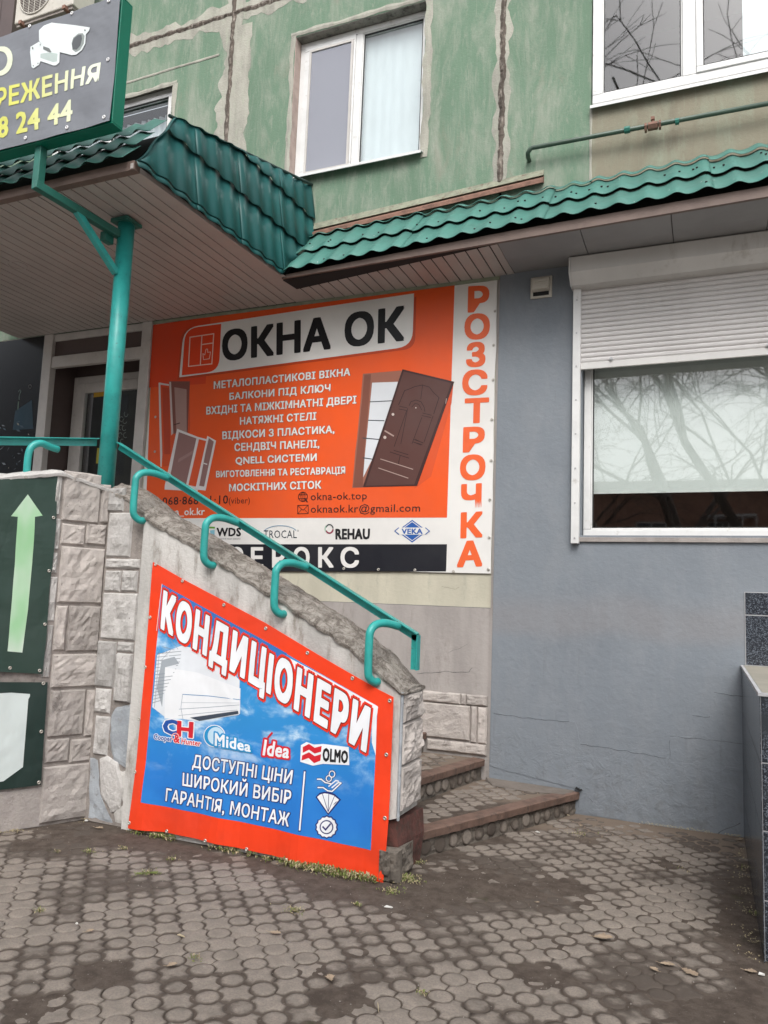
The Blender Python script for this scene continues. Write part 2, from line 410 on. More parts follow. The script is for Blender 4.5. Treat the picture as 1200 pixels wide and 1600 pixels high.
def finish(pl, uvs, faces, off, name, m, parent, grid=None, label=None, thick=0):
    bm = bmesh.new()
    vs = [bm.verts.new((p[0], p[1], p[2] if len(p) > 2 else 0)) for p in uvs]
    for f in faces:
        try: bm.faces.new([vs[i] for i in f])
        except ValueError: pass
    if grid and uvs:
        us = [p[0] for p in uvs]; vv = [p[1] for p in uvs]
        k = math.ceil(min(us)/grid)
        while k*grid < max(us):
            bmesh.ops.bisect_plane(bm, geom=bm.verts[:]+bm.edges[:]+bm.faces[:], plane_co=(k*grid,0,0), plane_no=(1,0,0)); k += 1
        k = math.ceil(min(vv)/grid)
        while k*grid < max(vv):
            bmesh.ops.bisect_plane(bm, geom=bm.verts[:]+bm.edges[:]+bm.faces[:], plane_co=(0,k*grid,0), plane_no=(0,1,0)); k += 1
    bm.normal_update()
    for f_ in bm.faces:
        if f_.normal.z < 0: f_.normal_flip()
    if thick:
        r = bmesh.ops.extrude_face_region(bm, geom=bm.faces[:])
        for e in r['geom']:
            if isinstance(e, bmesh.types.BMVert): e.co.z = -thick
        bmesh.ops.recalc_face_normals(bm, faces=bm.faces)
    for v in bm.verts: v.co = pl.pt(v.co.x, v.co.y, off+v.co.z)
    me = bpy.data.meshes.new(name); bm.to_mesh(me); bm.free(); me.materials.append(m)
    if grid: me.polygons.foreach_set('use_smooth', [not thick]*len(me.polygons))
    o = link(name, me, parent)
    if label: o['label'] = label
    return o
def text(pl, s, quad, m, parent, off=.002, bold=.03, outline=None, grid=None, name='lettering', pad=0, shear=0, sp=1.06):
    """quad: pixels TL, TR, BR, BL of the capitals; outline: (ink, extra boldness) drawn underneath"""
    q = [pl.uv(*p) for p in quad]
    c0, c1 = caph()
    base = glyphs(s, 0, shear, sp)[0]; bx0, bx1 = min(p[0] for p in base), max(p[0] for p in base)
    def mp(p):
        a = (p[0]-bx0)/(bx1-bx0); b = (p[1]-c0)/(c1-c0)
        return tuple((q[3][i]*(1-a)+q[2][i]*a)*(1-b)+(q[0][i]*(1-a)+q[1][i]*a)*b for i in (0,1))
    v, f = glyphs(s, 0, shear, sp); v = [p[:2] for p in v]
    su = abs(q[1][0]-q[0][0])/(bx1-bx0); sv = abs(q[0][1]-q[3][1])/(c1-c0); asp = min(2.2, max(.6, su/max(1e-6, sv)))
    def heavy(bd, o_, nm, mm):                  # strokes thickened by laying the glyph round a small ring
        P = []; F = []; k = 0; n = 8 if bd < .06 else 12
        for (dx, dy) in ([(0,0)] if bd > 0 else [])+[(bd*max(-1,min(1,1.3*math.cos(2*PI*i/n)))/asp**.5*.9, bd*max(-1,min(1,1.3*math.sin(2*PI*i/n)))*.75) for i in range(n if bd > 0 else 1)]:
            i0 = len(P); P += [(*mp((x+dx, y+dy)), k*.00004) for x, y in v]; F += [tuple(j+i0 for j in t) for t in f]; k += 1
        return finish(pl, P, F, o_, nm, mm, parent, grid)
    if outline:
        for j, (om, ob) in enumerate(outline if isinstance(outline, list) else [outline]): heavy(bold+ob, off-.0009*(j+1), 'lettering_outline', om)
    return heavy(bold, off, name, m)
def poly(pl, pts, m, parent, off=.001, name='print', grid=None, thick=0):
    uv = [pl.uv(*p) for p in pts]; grid = grid or (pl.cell if pl.warp else None)
    return finish(pl, uv, [tuple(range(len(uv)))], off, name, m, parent, grid, thick=thick)
def multi(pl, polys, m, parent, off=.001, name='print', grid=None):
    uv = []; fs = []; grid = grid or (pl.cell if pl.warp else None)
    for P in polys:
        fs.append(tuple(range(len(uv), len(uv)+len(P)))); uv += [pl.uv(*p) for p in P]
    return finish(pl, uv, fs, off, name, m, parent, grid)
def stroke(pts, w, closed=False):
    out = []; n = len(pts)
    for i in range(n if closed else n-1):
        a, b = pts[i], pts[(i+1)%n]; dx, dy = b[0]-a[0], b[1]-a[1]; L = math.hypot(dx, dy) or 1
        ex, ey = dx/L*w/2*.8, dy/L*w/2*.8; nx, ny = -dy/L*w/2, dx/L*w/2
        out.append([(a[0]-ex+nx,a[1]-ey+ny),(b[0]+ex+nx,b[1]+ey+ny),(b[0]+ex-nx,b[1]+ey-ny),(a[0]-ex-nx,a[1]-ey-ny)])
    return out
def circ(cx, cy, rx, ry=None, n=20, a0=0, a1=2*PI):
    ry = ry or rx; return [(cx+rx*math.cos(a0+(a1-a0)*i/(n if a1-a0 > 6.2 else n-1)), cy+ry*math.sin(a0+(a1-a0)*i/(n if a1-a0 > 6.2 else n-1))) for i in range(n)]
def strip_layers(pl, polys, m, parent, off, name='print', grid=None):
    """strokes overlap at their corners, so each is nudged in depth to keep faces off one plane"""
    for i, P in enumerate(polys): pass
    b = []
    uv = []; fs = []
    me = MB()
    for i, P in enumerate(polys):
        me.face([pl.pt(*pl.uv(*p), off+.00012*(i%4)) for p in P])
    o = me.build(name, m, parent); return o
def eyelets(pl, pts, parent, r=.014, off=.003, mat=None):
    b = MB(); n = 10; vs = []; fs = []
    for i in range(n):
        a = 2*PI*i/n; ca, sa = math.cos(a), math.sin(a)
        vs += [(ca*r, sa*r, 0), (ca*r*.8, sa*r*.8, .003), (ca*r*.42, sa*r*.42, .002), (ca*r*.36, sa*r*.36, -.004)]
    for i in range(n):
        j = (i+1)%n
        for k in range(3): fs.append((4*i+k, 4*j+k, 4*j+k+1, 4*i+k+1))
    fs.append(tuple(4*i+3 for i in range(n)))
    vs = [tuple(pl.u*x+pl.v*y+pl.n*z) for x, y, z in vs]
    b.add(vs, fs); me = b.mesh('eyelet', mat or M['brass'], True)
    me.materials.append(M['dark']); me.polygons[len(me.polygons)-1].material_index = 1
    for p in pts: link('eyelet', me, parent, pl.pt(*pl.uv(*p), off))

exec_parts = True
D = 6.03                                        # facade plane of the building
FAC = Plane((0, D, 0), (1,0,0))
# ================================================================== ground
def footprint(x, y):                            # where masonry stands instead of paving
    if y > 6.02: return True
    if x < -1.60 and y > 4.08 and x > -3.8: return True
    xe = -1.58+(y-4.45)*.437                    # front edge of the lowest step
    if y > 4.3 and x < xe-.02: return True
    if x > .19 and y > 3.93: return True
    if (x+3.79)*.907-(y-4.13)*.42 < 0 and x < -3.7: return True
    return False
g = MB(); g.face([(-60,-60,-.03),(60,-60,-.03),(60,6.2,-.03),(-60,6.2,-.03)])
ground = g.build('ground', M['asphalt']); tag(ground, kind='structure')
def soil_h(x, y):
    h = -.0072+.0022*noise.noise((x*2.1, y*2.1, 3.7))+.0022*noise.noise((x*9, y*9, 1.2))+.0014*noise.noise((x*30, y*30, 5.2))
    for a, b, sx, sy, k in MASKS:
        e = ((x-a)/sx)**2+((y-b)/sy)**2
        if e < 9: h += k*math.exp(-e)
    return h
nx, ny, x0, y0, dd = 400, 320, -4.7, 1.3, .0150
vs = []; 
for j in range(ny+1):
    for i in range(nx+1):
        x, y = x0+i*dd, y0+j*dd
        vs.append((x, y, soil_h(x, y) if y < 6.02 else -.01))
fs = [(j*(nx+1)+i, j*(nx+1)+i+1, (j+1)*(nx+1)+i+1, (j+1)*(nx+1)+i) for j in range(ny) for i in range(nx)]
me = bpy.data.meshes.new('soil'); me.from_pydata(vs, [], fs); me.materials.append(M['soil']); me.polygons.foreach_set('use_smooth', [True]*len(fs))
soil = link('soil', me); tag(soil, 'dark packed soil filling the joints between round pavers', 'soil', kind='stuff')

PS = .152; PR = .0515
def lobe_outline(kind):
    if kind == 'circle': return [(PR*math.cos(2*PI*i/18), PR*math.sin(2*PI*i/18)) for i in range(18)]
    r = PR+.0030; h = PS/2-.0012; out = []
    for q in range(4):                          # concave star between four circles
        cx_, cy_ = [(h,h),(-h,h),(-h,-h),(h,-h)][q]
        a0 = [1.5*PI, 0, .5*PI, PI][q]          # arc seen from the star, running from neck to neck
        hh = math.acos(min(1, (cx_*1.0 if False else h)/ (h)))
        for t in range(6):
            a = a0 - (PI/2)*t/5
            out.append((cx_+r*math.cos(a)*1.0, cy_+r*math.sin(a)))
    return out
def add_lobe(mb, rim, cx, cy, kind, ang, drop=.0065):
    o = lobe_outline(kind); n = len(o); ca, sa = math.cos(ang), math.sin(ang); i0 = len(mb.v)
    tilt = (random.uniform(-.01,.01), random.uniform(-.01,.01)); dz = random.uniform(-.001,.001)
    for sc, z, rr in ((1.0,-.03,1.0),(1.0,-drop,1.0),(.94,-drop*.42,.72),(.76,-drop*.10,.28),(.42,0,.03)):
        for x, y in o:
            X, Y = x*sc*ca-y*sc*sa, x*sc*sa+y*sc*ca
            mb.v.append((cx+X, cy+Y, z+dz+X*tilt[0]+Y*tilt[1])); rim.append(rr)
    mb.v.append((cx, cy, .0003)); rim.append(0)
    for k in range(4):
        for j in range(n): mb.f.append((i0+k*n+j, i0+k*n+(j+1)%n, i0+(k+1)*n+(j+1)%n, i0+(k+1)*n+j)); mb.fm.append(0)
    c = i0+5*n
    for j in range(n): mb.f.append((i0+4*n+j, i0+4*n+(j+1)%n, c)); mb.fm.append(0)
def with_rim(mb, rim, name, m):
    me = bpy.data.meshes.new(name); me.from_pydata(mb.v, [], mb.f); me.materials.append(m); me.polygons.foreach_set('use_smooth', [True]*len(mb.f))
    a = me.attributes.new('rim', 'FLOAT', 'POINT'); a.data.foreach_set('value', rim); return me
PANG = math.radians(-3.5)
blockm = []
for k in range(3):                              # one paver: two discs and two stars in a square set at 45 degrees
    mb = MB(); rim = []; e = PS/2
    for (a, b, kd) in ((-e/2-0, 0, 'circle'), (e/2, e, 'circle')): pass
    for (a, b, kd) in ((0,0,'circle'),(e,e,'star'),(0,PS,'circle'),(-e,e,'star')):
        x, y = a, b-e
        add_lobe(mb, rim, x*math.cos(PANG)-y*math.sin(PANG), x*math.sin(PANG)+y*math.cos(PANG), kd, PANG)
    blockm.append(with_rim(mb, rim, 'paving_stone', M['paver']))
cand = []
cp, sp_ = math.cos(PANG), math.sin(PANG)
OX, OY = -.646, 3.305
for i in range(-40, 40):
    for j in range(-40, 40):
        if (i+j) % 2: continue
        # blocks tile the lattice: disc centres (i, j) and (i, j+1)
        a, b = i*PS, (j+.5)*PS
        # two discs per block: use every second column pair
        x = OX+a*cp-b*sp_; y = OY+a*sp_+b*cp
        if x < -4.5 or x > 1.1 or y < 1.5: continue
        if any(footprint(x+p, y+q) for p, q in ((0,0),(0,.1),(0,-.1),(.06,0),(-.06,0))): continue
        cand.append((x, y))
def seen(x, y):
    u, v = topx((x, y, 0)); return -40 < u < 1240 and 900 < v < 1660
cand.sort(key=lambda p: (not seen(*p), p[0]**2+p[1]**2))
rest = MB(); rrim = []
for k, (x, y) in enumerate(cand):
    me = blockm[k % 3]
    dz = random.gauss(0, .0016)-.001; rot = random.gauss(0, .018); tx, ty = random.gauss(0,.008), random.gauss(0,.008)
    if abs(x+2.2) < .09 and abs(y-2.65) < .09: dz = -.013
    if random.random() < .03: dz -= .006
    if k < 298:
        o = link('paving_stone', me, ground, (x+random.gauss(0,.0015), y+random.gauss(0,.0015), dz)); o.rotation_euler = (tx, ty, rot)
    else:
        mm = Matrix.Translation((x,y,dz)) @ Matrix.Rotation(rot,4,'Z') @ Matrix.Rotation(tx,4,'X')
        mb0 = [tuple(mm@v.co) for v in me.vertices]; rest.add(mb0, [tuple(p.vertices) for p in me.polygons])
        ra = [0.]*len(me.vertices); me.attributes['rim'].data.foreach_get('value', ra); rrim += list(ra)
if rest.v:
    o = link('paving_stone_field', with_rim(rest, rrim, 'paving_stone_field', M['paver']), ground); o['kind'] = 'stuff'

# ================================================================== the building
B = empty('apartment_building', (-2, D, 0), 'panel apartment building with weathered green upper wall, grey painted ground floor and white windows', 'building')
WALLT = .30
def wall_panel(m, x0, x1, z0, z1, holes=(), y0=D, name='wall_panel', label=None):
    """a slab with rectangular openings, split into blocks round them"""
    b = MB(); xs = sorted({x0, x1, *[h[0] for h in holes], *[h[1] for h in holes]}); zs = sorted({z0, z1, *[h[2] for h in holes], *[h[3] for h in holes]})
    idx = {}
    def keep(i, j):
        cx_, cz = (xs[i]+xs[i+1])/2, (zs[j]+zs[j+1])/2
        return not any(h[0] < cx_ < h[1] and h[2] < cz < h[3] for h in holes)
    nI, nJ = len(xs)-1, len(zs)-1
    vs = []; fs = []
    def q(*p): fs.append(tuple(range(len(vs), len(vs)+4))); vs.extend(p)
    y1 = y0+WALLT
    for i in range(nI):
        for j in range(nJ):
            if not keep(i, j): continue
            a, c, d, e = xs[i], xs[i+1], zs[j], zs[j+1]
            q((a,y0,d),(c,y0,d),(c,y0,e),(a,y0,e)); q((c,y1,d),(a,y1,d),(a,y1,e),(c,y1,e))
            if i == 0 or not keep(i-1, j): q((a,y1,d),(a,y0,d),(a,y0,e),(a,y1,e))
            if i == nI-1 or not keep(i+1, j): q((c,y0,d),(c,y1,d),(c,y1,e),(c,y0,e))
            if j == 0 or not keep(i, j-1): q((a,y1,d),(c,y1,d),(c,y0,d),(a,y0,d))
            if j == nJ-1 or not keep(i, j+1): q((a,y0,e),(c,y0,e),(c,y1,e),(a,y1,e))
    b.add(vs, fs)
    me = bpy.data.meshes.new(name); me.from_pydata(b.v, [], b.f); me.materials.append(m)
    bm = bmesh.new(); bm.from_mesh(me); bmesh.ops.remove_doubles(bm, verts=bm.verts, dist=1e-5); bm.to_mesh(me); bm.free()
    o = link(name, me, B)
    if label: o['label'] = label
    return o
J1, J2, HJ = -4.45, -1.60, 7.44
# window openings (x0, x1, z0, z1)
W1 = (-3.70, -2.33, 5.50, 6.99)                # middle window
W2_ = (-.84, 1.25, 5.60, 7.05)                 # right window
W0 = (-6.9, -5.17, 5.95, 6.88)                 # small window beside the sign
GW = (-.90, 1.7, 2.06, 3.70)                   # big shop window
g_ = .012
wall_panel(M["green"], -12, J1-g_, 4.25, HJ-g_, [(W0[0],W0[1],W0[2],W0[3])])
wall_panel(M['green'], J1+g_, J2-g_, 4.25, HJ-g_, [W1])
wall_panel(M['green'], J2+g_, -.846, 4.25, HJ+.0)
wall_panel(M['green'], -.84, 3.4, W2_[2], HJ+.0, [W2_], label='green wall panel round the right window')
wall_panel(M['brownwall'], -.84, 3.4, 4.25, W2_[2]-.006, label='brown stained wall under the right window')
wall_panel(M['green'], -12, J1-g_, HJ+g_, 12)
wall_panel(M['green'], J1+g_, J2-g_, HJ+g_, 12)
wall_panel(M['green'], J2+g_, 3.4, HJ+.006, 12)
boxo('wall_core', M['dark'], B, -12, 3.4, D+.03, D+.05, HJ-.03, HJ+.03)
boxo('wall_core', M['dark'], B, J1-.03, J1+.03, D+.03, D+.05, 4.3, 12)
boxo('wall_core', M['dark'], B, J2-.03, J2+.03, D+.03, D+.05, 4.3, 12)
# ragged seams: mortar smear either side and tar core
def ragged(a, b, wid, m, name, depth=.006, jag=.35, step=.03, y=D, seed=0):
    a = Vector(a); b = Vector(b); L = (b-a).length; t = (b-a)/L; nn = Vector((0,-1,0)).cross(t)
    n = int(L/step); mb = MB(); pts = []
    for i in range(n+1):
        p = a+t*(L*i/n); k = noise.noise((i*.31, seed, .5)); k2 = noise.noise((i*.37, seed+9.1, .5)); k3 = noise.noise((i*1.7, seed+3, .2))
        c = nn*(wid*.25*noise.noise((i*.11, seed+5, 0)))
        l_ = p+c+nn*wid*(.5+jag*.6*k+.10*k3); r_ = p+c-nn*wid*(.5+jag*.6*k2-.10*k3)
        pts.append((l_, (l_+r_)/2+Vector((0,-depth*(1+.8*k3),0)), r_))
    for i in range(n):
        for k in (0,1): mb.face([pts[i][k],pts[i][k+1],pts[i+1][k+1],pts[i+1][k]])
        # edges back to the wall
    o = mb.build(name, m, B, True)
    return o
def seam(a, b, s, wide=.2):
    ragged((a[0],D-.002,a[1]), (b[0],D-.002,b[1]), wide, M['smear'], 'seam_smear', .004, .5, .04, seed=s)
    ragged((a[0],D-.007,a[1]), (b[0],D-.007,b[1]), .05, M['seam'], 'seam_tar', .010, .45, .02, seed=s+20)
seam((J1,5.3),(J1,9.5), 1, .26); seam((J2,5.05),(J2,9.5), 2, .13); seam((-9,HJ-.02),(-3.6,HJ+.03), 3, .22)
ragged((J1+.16,D-.003,5.4), (J1+.16,D-.003,7.3), .16, M['smear'], 'seam_smear', .003, .6, .05, seed=14)
ragged((-5.9,D-.004,7.02), (-4.6,D-.004,7.04), .025, M['smear'], 'seam_smear', .003, .4, .05, seed=15)
# thick irregular crust at seams' edges and window surrounds
for a, b, wd, s in (((W1[0]-.02,5.45),(W1[0]-.02,7.0),.05,31),((W1[0]-.05,7.02),(W1[1]+.05,7.02),.05,32),((W1[1]+.03,5.45),(W1[1]+.03,7.0),.07,33),((-.85,4.95),(-.85,5.6),.02,34),((W0[1]+.03,5.6),(W0[1]+.03,6.85),.05,35),((W0[0],6.86),(W0[1]+.05,6.86),.05,36)):
    ragged((a[0],D-.004,a[1]), (b[0],D-.004,b[1]), wd, M['smear'], 'window_surround', .004, .5, .04, seed=s)
# ---- lower wall: grey, cream, dado
wall_panel(M['gray'], -1.575, 3.4, -.05, 4.246, [GW], y0=D-.03, label='grey painted wall of the shop')
wall_panel(M['graypink'], -5.2, -1.60, -.05, 1.475, label='greyish pink lime-painted wall strip')
wall_panel(M['cream'], -5.2, -1.60, 1.479, 4.246, label='cream painted wall behind the large banner')
boxo('wall_edge', M['graypink'], B, -1.598, -1.577, D-.012, D+.2, .1, 4.24)
wall_panel(M['cream'], -12, -6.64, 1.0, 4.246)
# raised plaster patches and cracks on the grey wall
def patch(pts, d, seed, m=M['gray'], name='plaster_patch'):
    uv = [FAC.uv(*p) for p in pts]; out = []
    for i in range(len(uv)):
        a, b = Vector(uv[i]), Vector(uv[(i+1)%len(uv)]); n = max(2, int((b-a).length/.025))
        for k in range(n):
            p = a+(b-a)*k/n; p += Vector((noise.noise((p.x*14, p.y*14, seed)), noise.noise((p.x*14, p.y*14, seed+7))))*.006; out.append(p)
    mb = MB(); y = D-.03
    mb.prism([(p.x, y+.004, p.y) for p in out], [(p.x, y-d, p.y) for p in out]); mb.build(name, m, B)
patch([(770,1116),(900,1127),(908,1160),(1044,1183),(1046,1150),(1083,1150),(1084,1118),(1116,1118),(1116,1083),(1167,1086),(1170,1307),(1100,1300),(1000,1285),(906,1268),(905,1232),(768,1196)], .0035, 1)
patch([(1048,1190),(1083,1192),(1084,1260),(1046,1256)], .006, 2)
patch([(1100,1236),(1126,1240),(1122,1285),(1104,1278)], .0062, 3)
patch([(1132,1196),(1158,1200),(1157,1204),(1131,1200)], .008, 4)
def crack(pts, wd, s, m=None, y=D-.035, name='crack'):
    uv = [FAC.uv(*p) for p in pts]; mb = MB(); L = []
    for i in range(len(uv)-1):
        a, b = Vector(uv[i]), Vector(uv[i+1]); n = max(2, int((b-a).length/.02))
        for k in range(n): p = a+(b-a)*k/n; L.append(p+Vector((noise.noise((p.x*17,p.y*17,s)),noise.noise((p.x*17,p.y*17,s+4))))*.010)
    for i in range(len(L)-1):
        t = (L[i+1]-L[i]).normalized(); nn = Vector((-t.y, t.x))*wd*(.6+.8*abs(noise.noise((i*.7, s, 0))))
        mb.face([(L[i].x-nn.x, y, L[i].y-nn.y), (L[i+1].x-nn.x, y, L[i+1].y-nn.y), (L[i+1].x+nn.x, y, L[i+1].y+nn.y), (L[i].x+nn.x, y, L[i].y+nn.y)])
    mb.build(name, m or M['crackink'], B)
M['crackink'] = simple('crack_shadow_dirt', (.05,.055,.06), .95)
crack([(773,1114),(830,1122),(894,1127)], .0016, 1); crack([(907,1162),(975,1172),(1046,1184)], .0016, 2)
crack([(1116,1082),(1166,1088)], .0018, 3); crack([(1083,1117),(1115,1120)], .0016, 5); crack([(1046,1149),(1110,1155),(1165,1162)], .0012, 6)
crack([(1046,1184),(1048,1150)], .0012, 7); crack([(1100,1310),(1130,1296),(1160,1280)], .0016, 8); crack([(921,1245),(932,1255)], .0015, 9)
crack([(652,1053),(700,1049),(732,1050),(740,1040)], .0016, 10, y=D-.002); crack([(700,1020),(735,1005)], .0008, 11, y=D-.002); crack([(690,917),(712,920),(722,915)], .0009, 12, y=D-.002)
def stone(parent, o, u, v, n, w, h, d, m, seed, name='stone', N=9, rough=.010, label=None):
    """rock-faced slab: o is the lower left corner, u v n the axes"""
    o, u, v, n = Vector(o), Vector(u), Vector(v), Vector(n); mb = MB(); K = N; e = .010
    g2 = {}
    for j in range(K+1):
        for i in range(K+1):
            a, b = i/K, j/K; x, y = e+(w-2*e)*a, e+(h-2*e)*b
            edge = min(a, b, 1-a, 1-b)
            z = d+rough*(noise.noise((x*11+seed, y*11, seed*1.7))*1.5+abs(noise.noise((x*27, y*27+seed, seed)))*1.6+noise.noise((x*60, y*60+seed, seed))*.5)*(1 if edge > 0 else .25)
            g2[i,j] = len(mb.v); mb.v.append(tuple(o+u*x+v*y+n*z))
    for j in range(K):
        for i in range(K): mb.f.append((g2[i,j],g2[i+1,j],g2[i+1,j+1],g2[i,j+1])); mb.fm.append(0)
    ring = [g2[i,0] for i in range(K)]+[g2[K,j] for j in range(K)]+[g2[i,K] for i in range(K,0,-1)]+[g2[0,j] for j in range(K,0,-1)]
    s0 = len(mb.v); nr = len(ring)
    for k, r in enumerate(ring):
        p = Vector(mb.v[r]); q = p-o; x, y = q.dot(u), q.dot(v)
        x = 0 if x < e+1e-4 else w if x > w-e-1e-4 else x; y = 0 if y < e+1e-4 else h if y > h-e-1e-4 else y
        jx = noise.noise((x*13+seed, y*13, 2.2))*.004
        mb.v.append(tuple(o+u*(x+jx)+v*(y+jx)+n*d*.35))
    s1 = len(mb.v)
    for k in range(nr):
        p = Vector(mb.v[s0+k]); mb.v.append(tuple(p-n*d*.55))
    for k in range(nr):
        k2 = (k+1)%nr
        mb.f.append((ring[k2],ring[k],s0+k,s0+k2)); mb.fm.append(0); mb.f.append((s0+k2,s0+k,s1+k,s1+k2)); mb.fm.append(0)
    me = mb.mesh(name, m, False); ob = link(name, me, parent)
    if label: ob['label'] = label
    return ob
# dado stones by the steps
DAD = [(640,1076,700,1096),(703,1081,707,1098),(709,1081,766,1102),(640,1098,723,1163),(724,1103,737,1164),(738,1105,767,1168)]
ux, uz, un = (1,0,0), (0,0,1), (0,-1,0)
zt = FAC.uv(766,1086)[1]; zb = .33
def dado(x0, x1, z0, z1, s): stone(B, (x0,D,z0), ux, uz, un, x1-x0, z1-z0, .022, M['stone'], s, 'dado_stone', N=10, rough=.006)
dado(-2.35,-1.83,.705,.79,1); dado(-1.825,-1.785,.705,.79,2); dado(-1.78,-1.607,.705,.79,3)
dado(-2.35,-1.745,.43,.70,4); dado(-1.74,-1.69,.42,.70,5) ; dado(-1.685,-1.607,.42,.70,6); dado(-2.1,-1.607,.33,.415,7)
dado(-2.95,-2.355,.43,.79,8); dado(-3.5,-2.955,.6,1.0,9)
# ---- windows
def window(x0, x1, z0, z1, yf, mull, parent, m=M['pvc'], fr=.055, pane_m=None, sash=None, mullw=.07, sash_in=.045):
    wn = MB(); d = .06
    wn.box(x0,x1,yf,yf+d,z0,z0+fr); wn.box(x0,x1,yf,yf+d,z1-fr,z1); wn.box(x0,x0+fr,yf,yf+d,z0+fr,z1-fr); wn.box(x1-fr,x1,yf,yf+d,z0+fr,z1-fr)
    for q in mull: wn.box(q-mullw/2,q+mullw/2,yf,yf+d,z0+fr,z1-fr)
    o = wn.build('window_frame', m, parent, bevel=.006)
    xs = [x0+fr]+[v for q in mull for v in (q-mullw/2, q+mullw/2)]+[x1-fr]
    for i in range(0, len(xs), 2):
        a, b = xs[i], xs[i+1]; s = sash_in if (sash is None or i//2 in sash) else .012
        sb = MB(); y = yf-.012 if s > .02 else yf+.01
        sb.box(a,b,y,y+.05,z0+fr,z0+fr+s); sb.box(a,b,y,y+.05,z1-fr-s,z1-fr); sb.box(a,a+s,y,y+.05,z0+fr+s,z1-fr-s); sb.box(b-s,b,y,y+.05,z0+fr+s,z1-fr-s)
        sb.build('sash', m, o, bevel=.005)
        gk = MB(); e = .008
        for (p,q_,r,t_) in ((a+s,b-s,z0+fr+s,z0+fr+s+e),(a+s,b-s,z1-fr-s-e,z1-fr-s),(a+s,a+s+e,z0+fr+s+e,z1-fr-s-e),(b-s-e,b-s,z0+fr+s+e,z1-fr-s-e)): gk.box(p,q_,y+.006,y+.02,r,t_)
        gk.build('gasket', M['gasket'], o)
        boxo('pane', pane_m or M['glass'], o, a+s+.001, b-s-.001, yf+.024, yf+.030, z0+fr+s+.001, z1-fr-s-.001)
    return o
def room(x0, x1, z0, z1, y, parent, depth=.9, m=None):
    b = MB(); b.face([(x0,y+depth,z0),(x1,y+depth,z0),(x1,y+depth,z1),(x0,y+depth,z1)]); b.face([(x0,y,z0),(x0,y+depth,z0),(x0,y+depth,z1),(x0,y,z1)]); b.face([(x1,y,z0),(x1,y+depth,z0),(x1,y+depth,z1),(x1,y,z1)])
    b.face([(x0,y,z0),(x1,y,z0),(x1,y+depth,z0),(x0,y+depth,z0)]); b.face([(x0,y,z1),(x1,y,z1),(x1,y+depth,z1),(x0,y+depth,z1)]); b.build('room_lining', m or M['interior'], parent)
def sill(x0, x1, z, y, parent, m=M['pvc'], out=.07):
    b = MB(); b.prism([(x0,y+.04,z),(x0,y-out,z-.035),(x0,y-out,z-.060),(x0,y-out+.006,z-.060),(x0,y-out+.006,z-.042),(x0,y+.04,z-.01)], [(x1,y+.04,z),(x1,y-out,z-.035),(x1,y-out,z-.060),(x1,y-out+.006,z-.060),(x1,y-out+.006,z-.042),(x1,y+.04,z-.01)])
    return b.build('sill', m, parent)
yw = D+.10
mxm = at(553,250,Y=yw).x
w1 = window(W1[0]+.010, W1[1]+.0, W1[2], W1[3]-.007, yw, [mxm], B, fr=.055, sash=[0], sash_in=.055)
rv = MB(); rv.box(W1[0]+.001, W1[0]+.009, D+.002, D+.2, W1[2], W1[3]-.004); rv.build('window_reveal', M['reveal'], w1)
lt = MB(); lt.box(W1[0]+.010, W1[1]-.001, D+.003, D+.2, W1[3]-.006, W1[3]-.001); lt.build('lintel', M['lintel'], w1)
sill(W1[0]-.02, W1[1]+.02, W1[2]+.02, D, w1)
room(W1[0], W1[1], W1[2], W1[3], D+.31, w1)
def curtain(x0, x1, z0, z1, y, m, parent, amp=.002, wl=.11, name='curtain'):
    b = MB(); n = int((x1-x0)/.012); p = []
    for i in range(n+1):
        x = x0+(x1-x0)*i/n; k = y+amp*math.sin(x/wl*2*PI+1.3*math.sin(x*9)); p.append((x,k))
    for i in range(n): b.face([(p[i][0],p[i][1],z0),(p[i+1][0],p[i+1][1],z0),(p[i+1][0],p[i+1][1],z1),(p[i][0],p[i][1],z1)])
    return b.build(name, m, parent, True)
curtain(W1[0]+.05, W1[1], W1[2], W1[3], D+.185, M['curtain'], w1)
boxo('mosquito_screen', M['mesh'], w1, W1[0]+.17, mxm-.09, yw-.004, yw-.002, W1[2]+.12, W1[3]-.17) if False else None
mm_ = NT('insect_screen'); tr = mm_.n('BsdfTransparent'); df = mm_.n('BsdfDiffuse'); df.inputs[0].default_value = (.36,.37,.42,1); mxs = mm_.n('MixShader'); mxs.inputs[0].default_value = .62
mm_.l(tr.outputs[0], mxs.inputs[1]); mm_.l(df.outputs[0], mxs.inputs[2]); mm_.l(mxs.outputs[0], mm_.t.nodes['Material Output'].inputs[0]); M['screen'] = mm_.m
boxo('insect_screen', M['screen'], w1, W1[0]+.14, mxm-.07, yw-.018, yw-.0165, W1[2]+.09, W1[3]-.14)
scf = MB(); a, b_, c, d_ = W1[0]+.125, mxm-.05, W1[2]+.07, W1[3]-.12
for q in ((a,b_,c,c+.022),(a,b_,d_-.022,d_),(a,a+.022,c+.022,d_-.022),(b_-.022,b_,c+.022,d_-.022)): scf.box(q[0],q[1],yw-.028,yw-.016,q[2],q[3])
scf.build('screen_frame', M['pvcdim'], w1)
# right window (flush with the wall)
yr = D-.025
w2 = window(W2_[0]+.004, W2_[1], W2_[2]+.004, W2_[3], yr, [at(1077,60,Y=yr).x], B, fr=.075, sash=[1], sash_in=.05, mullw=.10)
sill(W2_[0]-.01, W2_[1]+.03, W2_[2]+.012, yr+.02, w2, M['pvc'], .05); room(W2_[0], W2_[1], W2_[2], W2_[3], D+.31, w2)
curtain(.30, .6, W2_[2], W2_[3], D+.28, M['curtain'], w2)
